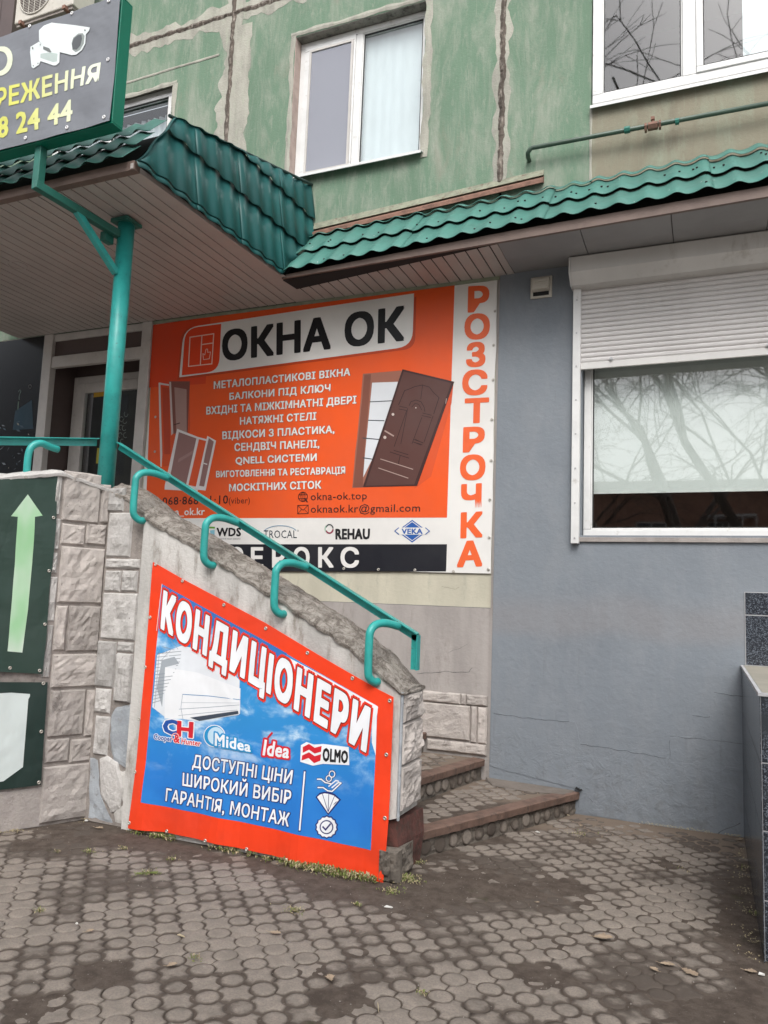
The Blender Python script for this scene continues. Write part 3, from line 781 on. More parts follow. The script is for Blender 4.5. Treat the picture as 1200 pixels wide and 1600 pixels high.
# small left window
w3 = window(W0[0], W0[1]+.0, W0[2], W0[3]-.007, D+.07, [-6.1], B, fr=.06, sash=[0,1], sash_in=.04)
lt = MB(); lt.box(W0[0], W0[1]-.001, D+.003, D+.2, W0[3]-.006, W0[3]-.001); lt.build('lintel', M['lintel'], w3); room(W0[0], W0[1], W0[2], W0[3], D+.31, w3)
curtain(W0[0], W0[1], W0[2], W0[3]-.17, D+.25, M['curtain'], w3, .02, .09)
# big shop window in its reveal
yg = D+.07
w4 = window(GW[0]+.005, GW[1], GW[2], GW[3], yg, [], B, fr=.055, sash=[], m=M['pvc'], pane_m=M['shopglass'])
room(GW[0], GW[1], GW[2]-.1, GW[3], D+.31, w4, 2.2, simple('brownish_interior', (.22,.15,.12), .9, .3))
zbl = at(1050,767,Y=yg+.09).z
boxo('roller_blind', M['blind'], w4, GW[0]+.05, GW[1]-.05, yg+.10, yg+.103, zbl, GW[3]); boxo('blind_rail', M['pvc'], w4, GW[0]+.05, GW[1]-.05, yg+.095, yg+.11, zbl-.012, zbl)
sl = MB(); sl.prism([(GW[0]-.015,yg,GW[2]+.003),(GW[0]-.015,D-.05,GW[2]-.018),(GW[0]-.015,D-.05,GW[2]-.05),(GW[0]-.015,D-.03,GW[2]-.05),(GW[0]-.015,yg,GW[2]-.03)], [(1.7,yg,GW[2]+.003),(1.7,D-.05,GW[2]-.018),(1.7,D-.05,GW[2]-.05),(1.7,D-.03,GW[2]-.05),(1.7,yg,GW[2]-.03)])
sl.build('sill', simple('beige_mortar_sill', (.32,.29,.27), .9, .4, scale=8, bump=.4), w4)
# flashing strip above the awning
fl = MB(); a = at(478,371,Y=D); b2 = at(850,284,Y=D)
fl.prism([(a.x,D,a.z-.01),(a.x,D-.05,a.z-.03),(a.x,D-.05,a.z+.005),(a.x,D,a.z+.05)], [(b2.x,D,b2.z-.01),(b2.x,D-.05,b2.z-.03),(b2.x,D-.05,b2.z+.005),(b2.x,D,b2.z+.05)])
fl.build('flashing', M['rust'], B)
fl = MB(); fl.prism([(a.x,D-.001,a.z+.052),(a.x,D-.03,a.z+.045),(a.x,D-.001,a.z+.12)], [(b2.x,D-.001,b2.z+.052),(b2.x,D-.03,b2.z+.045),(b2.x,D-.001,b2.z+.11)]); fl.build('ledge', M['mossyledge'], B)

# ================================================================== porch entrance (shop front)
E_ = empty('shop_entrance', (-5.9, D, 1.24), 'white framed glazed shop door with brown side panels behind the teal post', 'door')
ZF = 1.24
boxo('frame_post', M['pvcdim'], E_, -6.635, -6.51, D-.04, D+.04, ZF, 4.236, .006)
boxo('frame_post', M['pvcdim'], E_, -5.30, -5.18, D-.04, D+.04, ZF, 4.236, .006)
boxo('top_rail', M['pvcdim'], E_, -6.508, -5.302, D-.02, D+.03, 4.16, 4.236, .006)
boxo('transom_rail', M['pvcdim'], E_, -6.508, -5.302, D-.03, D+.03, 3.86, 3.985, .006)
boxo('transom_panel', M['brownpanel'], E_, -6.51, -5.30, D+.005, D+.015, 3.98, 4.16)
ye = D+.34
boxo('side_panel', M['brownpanel'], E_, -6.53, -6.51, D+.04, ye+.3, ZF, 4.2)
boxo('side_panel', M['brownpanel'], E_, -5.30, -5.28, D+.04, ye+.3, ZF, 4.2)
boxo('ceiling_panel', M['brownpanel'], E_, -6.51, -5.30, D+.04, ye+.3, 4.17, 4.2)
dl = at(122,592,Y=ye); dr = at(230,574,Y=ye); dxl, dxr, dzt = dl.x-.35, -5.302, dl.z
dxl = dl.x
boxo('over_panel', M['brownpanel'], E_, -6.51, -5.302, ye, ye+.03, dzt, 4.17)
boxo('side_light', M['brownpanel'], E_, -6.51, dxl, ye+.01, ye+.03, ZF, dzt)
fr = MB(); fr.box(dxl,dxl+.07,ye-.05,ye+.02,ZF,dzt); fr.box(dxl+.07,dxr,ye-.05,ye+.02,dzt-.08,dzt); fr.box(dxr-.16,dxr,ye-.045,ye+.02,ZF,dzt-.08); fr.build('door_frame', M['pvcdim'], E_, bevel=.006)
lf = MB(); a, b_ = dxl+.075, dxr-.165; z1 = dzt-.085
lf.box(a,a+.11,ye-.07,ye-.02,ZF+.02,z1); lf.box(b_-.11,b_,ye-.07,ye-.02,ZF+.02,z1); lf.box(a+.11,b_-.11,ye-.07,ye-.02,z1-.11,z1); lf.box(a+.11,b_-.11,ye-.07,ye-.02,ZF+.02,ZF+.25)
leaf = lf.build('door_leaf', M['pvcdim'], E_, bevel=.006)
boxo('pane', M['glass'], leaf, a+.11, b_-.11, ye-.05, ye-.045, ZF+.25, z1-.11)
boxo('door_backing', M['interior'], E_, dxl, dxr, ye+.25, ye+.27, ZF, dzt)
hd = MB(); hd.box(b_-.12,b_-.03,ye-.10,ye-.085,2.52,2.545); hd.box(b_-.06,b_-.035,ye-.1,ye-.07,2.45,2.6); hd.build('door_handle', M['pvc'], leaf, bevel=.004)
DP = Plane((0, ye-.075, 0), (1,0,0)); DG = Plane((0, ye-.051, 0), (1,0,0))
poly(DG, [(147,612),(164,610),(163,619),(146,621)], I('#b89020'), leaf, .001, 'yellow_sticker')
poly(DG, [(152,700),(157,700),(155,724),(150,724)], I('#a8a040'), leaf, .001, 'yellow_sticker')
for i, (x, y) in enumerate([(197,647),(195,658),(194,669),(196,680),(191,690),(190,655),(189,668),(188,680)]):
    multi(DG, [stroke(circ(x,y,3,4,7,.3*i,.3*i+4), 1)[k] for k in range(6)], I('#7d8580'), leaf, .001, 'white_lettering')
RD = '#8c2a2a'
for i, ch in enumerate('РОЗПРОДАЖ'):            # small vertical red print on the narrow side light
    y = 633+i*6.6; x = 219-i*.65
    text(Plane((0,ye-.046,0),(1,0,0)), ch, [(x-2,y),(x+2,y-.4),(x+2,y+4.6),(x-2,y+5)], I(RD if i < 6 else '#352a2a'), E_, .001, .03, name='vertical_lettering')
poly(Plane((0,ye-.046,0),(1,0,0)), [(210,706),(213,706),(212,721),(209,721)], I('#a03028'), E_, .001, 'red_sticker')
# dark show window at the far left with a poster
SW = empty('poster_window', (-7.6, D, ZF), 'black show window with blue and silver poster left of the shop door', 'poster')
boxo('backing', simple('black_gloss_panel', (.014,.015,.017), .25, .2), SW, -9.5, -6.638, D-.02, D, ZF, 4.235)
PW = Plane((0, D-.0205, 0), (1,0,0))
poly(PW, [(50,625),(52,670),(20,672),(24,642)], I('#16323f'), SW, .001, 'blue_print')
for i in range(26):
    x = random.uniform(0,46); y = random.uniform(655,690) if i % 2 else random.uniform(700,735); r = random.uniform(1.2,3.4); a = random.uniform(0,3)
    poly(PW, [(x-r*math.cos(a)*1.7,y-r*math.sin(a)),(x+r*.4,y-r*.5),(x+r*math.cos(a)*1.7,y+r*math.sin(a)),(x-r*.3,y+r*.5)], I(random.choice(['#6a7076','#8a8478','#45525c'])), SW, .0015+.0001*i, 'silver_print')
multi(PW, stroke(circ(47,604,2.2,3,10), .9, True), I('#787878'), SW, .001, 'white_lettering')
multi(PW, stroke([(29,612),(31,609),(33,611),(31,616),(30,620),(30,624)], 1.1), I('#5c6c66'), SW, .001, 'white_lettering')
multi(PW, stroke([(29,628),(28,640)], 1.6), I('#506456'), SW, .001, 'white_lettering')
# ================================================================== wing wall of the stair
WW = empty('stair_side_wall', (-2.6, 4.2, 0), 'sloping plaster stair wall with rough mortar top and rock faced stone cladding at both ends', 'wall')
FY, BY = 4.06, 4.39
fe = [at(x, y, Y=FY) for x, y in [(209,789),(237,814),(311,856),(370,894),(430,931),(545,1008),(590,1048),(629,1083)]]
FE = [(-3.81, 2.185), (fe[0].x-.10, 2.14)]+[(p.x, p.z) for p in fe]
FE[-1] = (-1.58, FE[-1][1])
def fez(x):
    for (a, za), (b, zb_) in zip(FE, FE[1:]):
        if a <= x <= b: return za+(zb_-za)*(x-a)/(b-a)
    return FE[0][1] if x < FE[0][0] else FE[-1][1]
xs_ = [-3.45+.06*i for i in range(32)]; xs_ = [x for x in xs_ if x < -1.60]+[-1.58]
o0 = [(-3.45, .0)]+[(-1.66, .0), (-1.66,.30), (-1.58,.325)]+[(x, fez(x)-.01) for x in reversed(xs_)]
b = MB(); b.prism([(x,FY,z) for x, z in o0], [(x,BY,z) for x, z in o0]); b.build('plaster_body', M['plaster'], WW)
b = MB(); o1 = [(-4.05,0),(-3.451,0),(-3.451,fez(-3.45)-.01),(-3.62,fez(-3.62)-.01),(-4.05,2.17)]
b.prism([(x if x > -4 else -3.785, 4.092, z) for x, z in o1], [(x,BY,z) for x, z in o1]); b.build('wall_core', M['mortar'], WW)
def cap(rows, m, name, parent, amp=.012, seed=0):  # rough mortar cap through cross sections
    mb = MB(); n = len(rows[0])
    for i, r in enumerate(rows):
        for j, p in enumerate(r):
            p = Vector(p); k = 0 if j in (0, n-1) else 1
            q = Vector((noise.noise((p.x*16,p.y*16,seed)), noise.noise((p.x*16+5,p.y*16,seed)), noise.noise((p.x*13,p.y*19,seed+3))+.8*abs(noise.noise((p.x*42,p.y*42,seed)))+.5*noise.noise((p.x*80,p.y*80,seed))))*amp
            mb.v.append(tuple(p+q*(1 if k else .5)))
    for i in range(len(rows)-1):
        for j in range(n-1): mb.f.append((i*n+j, i*n+j+1, (i+1)*n+j+1, (i+1)*n+j)); mb.fm.append(0)
    for e in (0, len(rows)-1): mb.f.append(tuple(e*n+j for j in (range(n) if e else range(n-1,-1,-1)))); mb.fm.append(0)
    return mb.build(name, m, parent)
rows = []; x = -3.80
while x < -1.555:
    z = fez(x); prof = [(FY+.02,-.03),(FY-.012,-.022),(FY-.016,-.002),(FY+.02,.018),(FY+.055,.036),(FY+.09,.053),(FY+.13,.066),(FY+.18,.072),(FY+.24,.068),(FY+.29,.056),(BY+.012,.04),(BY+.014,-.01),(BY-.02,-.03)]
    taper = min(1, max(.35, (-1.50-x)/.25))
    yo = .04 if x < -3.45 else 0
    rows.append([(x, y+yo*(1-(j/12)), z+dz*taper) for j, (y, dz) in enumerate(prof)]); x += .017
cap(rows, M['coping'], 'mortar_coping', WW)
WF = Plane((0, 4.10, 0), (1,0,0))
W2P = Plane((-3.79, 4.13, 0), (.42,.907,0))
def pxstone(pl, x0, y0, x1, y1, m, s, d=.028, rough=.011, parent=WW, N=7, off=0, name='stone'):
    xm, ym = (x0+x1)/2, (y0+y1)/2
    ua, ub = pl.uv(x0, ym)[0], pl.uv(x1, ym)[0]; va, vb = pl.uv(xm, y1)[1], pl.uv(xm, y0)[1]
    stone(parent, pl.pt(ua+.002, va+.002, off), pl.u, pl.v, pl.n, ub-ua-.004, vb-va-.004, d, m, s, name, N, rough)
for i, q in enumerate([(171,763,196,800),(170,801,208,871),(167,873,221,889),(166,891,191,925),(192,891,217,925),(161,926,216,1000),(152,1001,182,1074),(185,1003,211,1019),(183,1020,209,1097),(150,1075,175,1114),(149,1118,172,1180)]):
    pxstone(WF, *q, M['stonew'], i*3.3+1, d=.022 if i != 8 else .036)
for i, q in enumerate([(97,738,156,817),(156.5,757,171,818),(94,819,132,852),(132.5,819,165,852),(91,855,161,943),(83,946,103,1017),(104,946,155,1018),(79,1021,150,1074),(75,1077,131,1150),(132,1077,148,1150),(69,1153,107,1191),(108,1153,145,1190),(63,1194,139,1281)]):
    pxstone(W2P, *q, M['stone'], i*5.1+40, d=.022, off=.0, N=9 if (q[2]-q[0]) > 40 else 6)
for i, q in enumerate([(82,741,96,806),(80,809,94,860),(77,862,90,897),(73,900,88,972),(66,975,81,1060)]):
    pxstone(W2P, *q, M['stonew'], i*2.1+90, d=.02, off=-.004)
# left wall body: runs towards the viewer
b = MB(); u0, n0 = W2P.u, W2P.n
def w2(s, z, off): return W2P.pt(-s, z, off)
prof = [(0,0),(2.4,0),(2.4,2.02),(.738,2.165),(.37,2.245),(0,2.175)]
b.prism([w2(s,z,.008) for s, z in prof], [w2(s,z,-.30) for s, z in prof]); b.build('ramp_wall_core', M['mortar'], WW)
def ltop(s):
    for (a, za), (c, zc) in zip([(0,2.185),(.37,2.262),(.738,2.178),(2.4,2.03)], [(.37,2.262),(.738,2.178),(2.4,2.03)]):
        if a <= s <= c: return za+(zc-za)*(s-a)/(c-a)
rows = []
for i in range(74):
    s = i*.032; z = ltop(s)
    rows.append([w2(s,z+dz,of) for of, dz in ((.0,-.03),(.03,-.022),(.034,-.004),(.0,.014),(-.05,.026),(-.12,.034),(-.2,.03),(-.3,.01),(-.31,-.03))])
cap(rows, M['stonew'], 'mortar_coping', WW, amp=.007, seed=4)
boxo('foundation_band', M['stone'], WW, 0,0,0,0,0,0) if False else None
b = MB(); b.prism([w2(.31,0,.012), w2(2.4,0,.012), w2(2.4,.245,.012), w2(.31,.245,.012)], [w2(.31,0,-.002), w2(2.4,0,-.002), w2(2.4,.245,-.002), w2(.31,.245,-.002)]); b.build('base_render', M['stone'], WW, bevel=.01)
# broken render at the foot of the plaster
for i, (pts, m, d) in enumerate([([(176,1117),(186,1104),(208,1100),(215,1110),(213,1190),(200,1200),(180,1186),(174,1160)], M['greypaint_plaster'], .02), ([(158,1184),(170,1180),(186,1190),(196,1230),(190,1262),(176,1268),(160,1240)], M['stonew'], .026), ([(186,1203),(214,1200),(212,1290),(180,1284),(178,1272),(196,1262)], M['plaster'], .012), ([(141,1180),(154,1182),(158,1240),(170,1272),(178,1288),(139,1279)], M['greypaint_plaster'], .010), ([(210,1006),(226,1000),(224,1100),(212,1098)], M['mortar'], .016)]):
    uv = [WF.uv(*p) for p in pts]; out = []
    for k in range(len(uv)):
        a, c = Vector(uv[k]), Vector(uv[(k+1)%len(uv)])
        for t in range(4): p = a+(c-a)*t/4; out.append(p+Vector((noise.noise((p.x*21,p.y*21,i)), noise.noise((p.x*21,p.y*21,i+6))))*.012)
    mb = MB(); cc = sum(out, Vector((0,0)))/len(out)
    n = len(out); i0 = 0
    for sc, of in ((1,-.03),(1,d*.6),(.86,d),(.5,d*1.15)):
        for p in out:
            q = cc+(p-cc)*sc; mb.v.append(tuple(WF.pt(q.x, q.y, of+.003*noise.noise((q.x*20,q.y*20,i)))))
    for k in range(3):
        for j in range(n): mb.f.append((k*n+j,k*n+(j+1)%n,(k+1)*n+(j+1)%n,(k+1)*n+j)); mb.fm.append(0)
    mb.f.append(tuple(3*n+j for j in range(n))); mb.fm.append(0); mb.build('plaster_fragment', m, WW)
# end face stones
EP = Plane((-1.58, FY, 0), (0,1,0))            # faces +X
for i, (y0, y1, z0, z1) in enumerate([(.02,.33,.83,.99),(.02,.33,.60,.825),(.02,.33,.355,.595)]):
    stone(WW, EP.pt(y0,z0,0), EP.u, EP.v, EP.n, y1-y0, z1-z0, .022, M['stone'], i*4.4+7, N=12, rough=.014)
b = MB(); b.box(-1.5795,-1.566,FY+.002,FY+.022,.31,1.0); b.build('plaster_edge', M['greypaint_plaster'], WW, bevel=.004)
b = MB(); b.prism([(-1.659,FY+.03,0),(-1.659,FY+.03,.3),(-1.59,FY+.03,.3),(-1.575,FY+.03,.17),(-1.60,FY+.03,0)], [(-1.659,BY+.05,0),(-1.659,BY+.05,.3),(-1.56,BY+.05,.3),(-1.55,BY+.05,.17),(-1.57,BY+.05,0)]); b.build('red_rubble', M['redrough'], WW)
stone(WW, (-1.66,FY+.0,.0), (1,0,0), uz, un, .12, .17, .05, M['riser'], 77, N=8, rough=.02)
stone(WW, EP.pt(.0,.0,.0), EP.u, EP.v, EP.n, .24, .165, .02, M['riser'], 79, N=8, rough=.02)

# ================================================================== steps
ST = empty('staircase', (-2.2, 5.1, 0), 'low porch steps paved with round concrete pavers and red-brown nosings', 'steps')
cir = MB(); rimc = []; add_lobe(cir, rimc, 0, 0, 'circle', PANG); circm = with_rim(cir, rimc, 'tread_stone', M['paver']); risem = [with_rim(cir, [min(1, r+e) for r in rimc], 'riser_stone', M['paver']) for e in (.3,.6,.9)]
sta = MB(); rims = []; add_lobe(sta, rims, 0, 0, 'star', PANG); starm = with_rim(sta, rims, 'tread_stone', M['paver'])
steps = [((-1.60,4.42),(-.893,6.0)), ((-1.90,4.80),(-1.615,6.0))]
for k in range(2, 8): steps.append(((-1.95-.30*(k-1),4.4),(-1.80-.30*(k-1),6.0)))
def inside(p, poly_):
    c = False; n = len(poly_)
    for i in range(n):
        a, b2 = poly_[i], poly_[(i+1)%n]
        if (a[1] > p[1]) != (b2[1] > p[1]) and p[0] < (b2[0]-a[0])*(p[1]-a[1])/(b2[1]-a[1])+a[0]: c = not c
    return c
for k, (a, c) in enumerate(steps):
    z = .155*(k+1); a = Vector((a[0],a[1],0)); c = Vector((c[0],c[1],0)); t = (c-a).normalized(); nr = Vector((t.y,-t.x,0))
    if k == 0: a = Vector((-1.56,4.50,0))-t*.09
    if k == 1: a = a - t*.38
    nxt = steps[k+1] if k+1 < len(steps) else ((-4,4.4),(-3.9,6.0))
    # nosing
    b = MB(); wd = .10; L = (c-a).length; n = 40; sec = []
    for i in range(n+1):
        p = a+t*L*i/n; j = noise.noise((i*.6,k,1))*.009
        sec.append([p+nr*(0+j)+Vector((0,0,z-.05)), p+nr*(.004+j)+Vector((0,0,z-.006)), p-nr*.006+Vector((0,0,z+j*.6)), p-nr*wd+Vector((0,0,z)), p-nr*wd+Vector((0,0,z-.05))])
    for i in range(n):
        for q in range(5): b.face([sec[i][q],sec[i][(q+1)%5],sec[i+1][(q+1)%5],sec[i+1][q]])
    b.face(sec[0]); b.face(sec[-1][::-1]); b.build('nosing', M['nose'], ST)
    # riser
    b = MB(); n = 40; m_ = 6
    for i in range(n+1):
        for j in range(m_+1):
            p = a+t*L*i/n-nr*(.025+.010*noise.noise((i*.5,j*.9,k+.3))); b.v.append((p.x,p.y,z-.155-.02+(.13)*j/m_))
    for i in range(n):
        for j in range(m_): b.f.append((i*(m_+1)+j,(i+1)*(m_+1)+j,(i+1)*(m_+1)+j+1,i*(m_+1)+j+1)); b.fm.append(0)
    b.build('riser', M['riser'], ST)
    if k < 2:
        sp = .124 if k == 0 else .106; cnt = int(L/sp)
        for i in range(cnt):
            d_ = .12+i*sp
            if d_ > L-.06: break
            p = a+t*d_-nr*.0175
            o = link('riser_stone', random.choice(risem), ST, (p.x, p.y, z-.105+random.uniform(-.006,.004)))
            o.rotation_euler = (PI/2+random.uniform(-.05,.05), random.uniform(0,6), math.atan2(t.y,t.x)); 
            # rotate about own axis first, then stand it up
            mt = Matrix.Translation(o.location) @ Matrix(((t.x,0,nr.x,0),(t.y,0,nr.y,0),(0,1,0,0),(0,0,0,1))) @ Matrix.Rotation(random.uniform(0,6),4,'Z') @ Matrix.Diagonal((random.uniform(.72,.95),random.uniform(.85,.98),.8,1)) @ Matrix.Rotation(random.uniform(-.12,.12),4,'X')
            o.matrix_local = mt
    # tread
    pt = [a-nr*wd, c-nr*wd, Vector((nxt[1][0]-.05,6.02,0)), Vector((nxt[0][0]-.05,4.38,0))]
    b = MB(); b.prism([(p.x,p.y,z-.12) for p in pt], [(p.x,p.y,z-.0045) for p in pt]); b.build('tread_bed', M['soil'] if k < 2 else M['riser'], ST)
    if k < 2:
        pin = [(p.x,p.y) for p in pt]
        for i in range(-30, 30):
            for j in range(-30, 30):
                for (da, db, mm2) in ((0,0,circm),(.5,.5,starm)):
                    aa, bb = (i+da)*PS, (j+db)*PS; x = -1.4+aa*cp-bb*sp_; y = 5.2+aa*sp_+bb*cp
                    if all(inside((x+e*PS*.42, y+f*PS*.42), pin) for e, f in ((1,0),(-1,0),(0,1),(0,-1))) and topx((x,y,z))[0] > 610:
                        o = link('tread_stone', mm2, ST, (x,y,z+random.gauss(-.0012,.0008))); o.rotation_euler = (random.gauss(0,.01),random.gauss(0,.01),0)
# grey cement skim on the tread along the wall, and the debris at its corner
b = MB(); b.prism([(-1.6,5.98,.156),(-.93,5.99,.156),(-.98,5.86,.1545),(-1.25,5.80,.1545),(-1.5,5.84,.1545)], [(-1.6,5.999,.175),(-.93,5.999,.162),(-.98,5.93,.160),(-1.25,5.90,.161),(-1.5,5.90,.165)]); b.build('cement_fillet', simple('cement_fillet', (.17,.145,.125), .9, .4, scale=9, bump=.5), ST)
boxo('porch_floor', M['riser'], ST, -9, -3.9, 4.4, D-.01, 1.0, 1.24)

# ================================================================== handrail
HR = empty('handrail', (-2.7, 4.2, 1.9), 'teal painted angle-iron handrail on curved pipe hooks along the stair wall', 'handrail')
RY = 4.21
ra, rb = at(182,690,Y=RY), at(651,990,Y=RY)
def angle_bar(p, q, s=.052, th=.006, name='rail', flip=1):
    p, q = Vector(p), Vector(q); t = (q-p).normalized(); side = t.cross(Vector((0,0,1))).normalized()*flip; up = side.cross(t).normalized(); 
    if up.z < 0: up = -up
    pr = [(0,0),(s,0),(s,-s),(s-th,-s),(s-th,-th),(0,-th)]     # top flange going back, web facing the viewer
    bk = side if side.y > 0 or (abs(side.y) < .3 and side.x < 0) else -side
    b = MB(); b.prism([p+bk*a_+up*c_ for a_, c_ in pr], [q+bk*a_+up*c_ for a_, c_ in pr]); return b.build(name, M['teal'], HR)
angle_bar(ra, rb)
b = MB(); b.box(rb.x-.048,rb.x+.006,RY+.046,RY+.052,rb.z-.21,rb.z-.01); b.box(rb.x+.0,rb.x+.006,RY+.0,RY+.046,rb.z-.21,rb.z-.01); b.build('rail_end', M['teal'], HR)
def hook(pts, r=.0235, name='hook'):
    P = [Vector(p) for p in pts]; out = []
    for i in range(len(P)-1):                   # Catmull-Rom through the bend points
        p0, p1, p2, p3 = P[max(i-1,0)], P[i], P[i+1], P[min(i+2,len(P)-1)]
        for k in range(6):
            t = k/6; out.append(.5*((2*p1)+(p2-p0)*t+(2*p0-5*p1+4*p2-p3)*t*t+(3*p1-p0-3*p2+p3)*t**3))
    out.append(P[-1]); b = MB(); b.tube(out, r, 12)
    hk = b.build(name, M['teal'], HR, True)
    if len(pts) > 8:
        b = MB()
        for k in range(7): a_ = k*.9; c_ = P[-1]+Vector((-.012+random.uniform(-.008,.008), -.012+random.uniform(-.006,.006), .014+random.uniform(-.01,.012))); b.tube([c_-Vector((.007,0,0)), c_, c_+Vector((.007,0,0))], [.003,.0085,.003], 6)
        b.build('weld', M['darkteal'], hk)
for (x, y) in [(208,810),(318,880),(428,957),(575,1064)]:
    h = at(x, y, Y=3.99); zr = ra.z+(rb.z-ra.z)*(h.x+.03-ra.x)/(rb.x-ra.x)-.035
    hook([(h.x+.03,4.08,h.z-.005),(h.x+.02,4.03,h.z-.008),(h.x+.004,3.995,h.z+.02),(h.x,3.985,h.z+.07),(h.x,3.985,zr-.10),(h.x+.003,3.99,zr-.045),(h.x+.02,4.03,zr-.008),(h.x+.05,4.10,zr-.0),(h.x+.085,RY-.004,zr-.018)])
# left run along the ramp wall
PX_, PY_ = -3.95, 4.215
lp = Vector((PX_-.03,PY_-.06,2.575)); lq = lp+Vector((-.42,-.907,0))*1.9+Vector((0,0,-.30))
tdir = (lq-lp).normalized(); bk = Vector((-.907,.42,0)); up = Vector((0,0,1))
b = MB(); pr = [(0,0),(.052,0),(.052,-.052),(.046,-.052),(.046,-.006),(0,-.006)]; b.prism([lp+bk*a_+up*c_ for a_, c_ in pr], [lq+bk*a_+up*c_ for a_, c_ in pr]); b.build('rail', M['teal'], HR)
for s in (.50, 1.10):
    base = W2P.pt(-s-.06, 2.22, -.07); zr = lp.z+(lq.z-lp.z)*((s+.1)/1.9)-.03
    u_ = Vector((.42,.907,0)); q_ = -Vector((.907,-.42,0))
    hook([base+Vector((0,0,-.12))+q_*.06, base+Vector((0,0,-.09)), base+Vector((0,0,.0)), Vector((base.x,base.y,zr-.09)), Vector((base.x,base.y,zr-.03))+u_*.02, Vector((base.x,base.y,zr+.0))+u_*.07, Vector((base.x,base.y,zr-.01))+u_*.13+q_*.02, Vector((base.x,base.y,zr-.015))+u_*.2+q_*.05])

# ================================================================== porch post with sign bracket
PT = empty('porch_post', (PX_, PY_, 2.25), 'teal round steel post holding the porch roof and the sign bracket', 'post')
b = MB(); b.tube([(PX_,PY_,2.1),(PX_-.0,PY_,4.2)], .060, 24); b.build('pole', M['teal'], PT, True)
b = MB(); b.box(PX_-.08,PX_+.075,PY_-.08,PY_+.08,4.195,4.222); b.build('cap_plate', M['darkteal'], PT)
def sq(p, q, s, m, name):
    p, q = Vector(p), Vector(q); t = (q-p).normalized(); a = t.cross(Vector((1,0,0))).normalized(); c = t.cross(a).normalized(); b = MB()
    k = [a*s/2+c*s/2, a*s/2-c*s/2, -a*s/2-c*s/2, -a*s/2+c*s/2]; b.prism([p+v for v in k], [q+v for v in k]); return b.build(name, m, PT, bevel=.004)
AX, AY, AZ = -4.06, 3.50, 4.135
sq((PX_-.02,PY_-.04,4.10), (AX,AY-.03,AZ), .055, M['darkteal'], 'bracket_arm'); sq((AX,AY,AZ), (AX,AY,4.46), .055, M['darkteal'], 'bracket_upright')
sq((PX_-.01,PY_-.055,3.80), (AX+.045,AY+.30,AZ-.03), .045, M['teal'], 'brace')
b = MB(); b.box(PX_-.10,PX_-.05,PY_-.15,PY_-.06,4.02,4.09); b.build('bracket_lug', M['darkteal'], PT, bevel=.006)

# ================================================================== tiled roofs
def tiles(name, parent, bot, top, L0, m, pitch=.19, mod=.36, amp=.026, flip=1, v0=0, tmax=None, sheet=1.14):
    """bot(u), top(u) give the lower and upper edge; overlapping rows of pressed waves"""
    made = []; u = 0
    while u < L0-1e-6:
        u1 = min(u+sheet, L0); mb = MB(); nu = max(2, int((u1-u)/(pitch/10)))
        c = bot((u+u1)/2); d = top((u+u1)/2); H = (d-c).length; r = 0; v = v0
        while v < H-.01:
            va, vb = max(v-.028, -.0), min(v+mod+.012, H)
            i0 = len(mb.v)
            for i in range(nu+1):
                uu = u+(u1-u)*i/nu; p, q = bot(uu), top(uu); e = (bot(uu+.01)-bot(uu-.01)).normalized(); n = e.cross(q-p).normalized()*flip
                fr_ = (uu/pitch) % 1; w_ = (.5-.5*math.cos(2*PI*fr_**1.35))**1.15*amp; hh = (q-p).length
                for vv, of in ((va, .026), (va+.004, .029), (va+(vb-va)*.4, .018), (vb, .0)):
                    f = min(1, vv/hh); f2 = min(1, vv/H)
                    mb.v.append(tuple(p+(q-p)*f2+n*(w_+of)))
            for i in range(nu):
                for k in range(3): mb.f.append((i0+i*4+k, i0+(i+1)*4+k, i0+(i+1)*4+k+1, i0+i*4+k+1)); mb.fm.append(0)
            v += mod
        o = mb.build(name, m, parent, True); so = o.modifiers.new('thick', 'SOLIDIFY'); so.thickness = .0025; so.offset = -1
        made.append(o); u = u1
    return made
AW = empty('wall_awning', (-1, 5.6, 4.3), 'long green metal tile awning with white soffit above the banner and shop window', 'awning')
SZ = 4.235
e0, e1, e2 = at(440,434,Z=SZ), at(800,373,Z=SZ), at(1200,305,Z=SZ)
def eave(x):
    a, b2 = (e0, e1) if x < e1.x else (e1, e2); t = (x-a.x)/(b2.x-a.x); return Vector((x, a.y+(b2.y-a.y)*t, SZ))
XA0, XA1 = -3.36, 2.6
def awb(u): x = XA0+u; p = eave(x); return Vector((x, p.y-.03, SZ+.012+.05*min(1, (x-XA0)/2.2)))
ta, tb_ = at(480,372,Y=D-.03), at(1200,226,Y=D-.03)
def awt(u): x = XA0+u; t = (x-ta.x)/(tb_.x-ta.x); return Vector((x-.03, D-.03, ta.z+(tb_.z-ta.z)*t))
tiles('roof_sheet', AW, awb, awt, XA1-XA0, M['tile'], pitch=.192, mod=.40)
# underlay board closes the back of the sheets
b = MB(); b.prism([awb(0)+Vector((0,.05,-.0)), awt(0)+Vector((0,0,-.05)), Vector((XA0,D-.03,SZ+.02)), awb(0)+Vector((0,.05,-.03))], [awb(XA1-XA0)+Vector((0,.05,-.0)), awt(XA1-XA0)+Vector((0,0,-.05)), Vector((XA1,D-.03,SZ+.02)), awb(XA1-XA0)+Vector((0,.05,-.03))]); b.build('batten_board', M['dark'], AW)
n_ = 24
for (xa, xb) in ((XA0, e1.x), (e1.x, XA1)):
    pa, pb = eave(xa), eave(xb); b = MB(); fz = lambda x_: .020+.046*min(1, (x_-XA0)/2.2)
    b.prism([pa+Vector((0,y,z)) for y, z in [(-.004,-.010),(-.004,fz(xa)),(.022,fz(xa)),(.022,-.010)]], [pb+Vector((0,y,z)) for y, z in [(-.004,-.010),(-.004,fz(xb)),(.022,fz(xb)),(.022,-.010)]]); b.build('fascia', M['fascia'], AW)
XG = at(786,395,Z=SZ).x
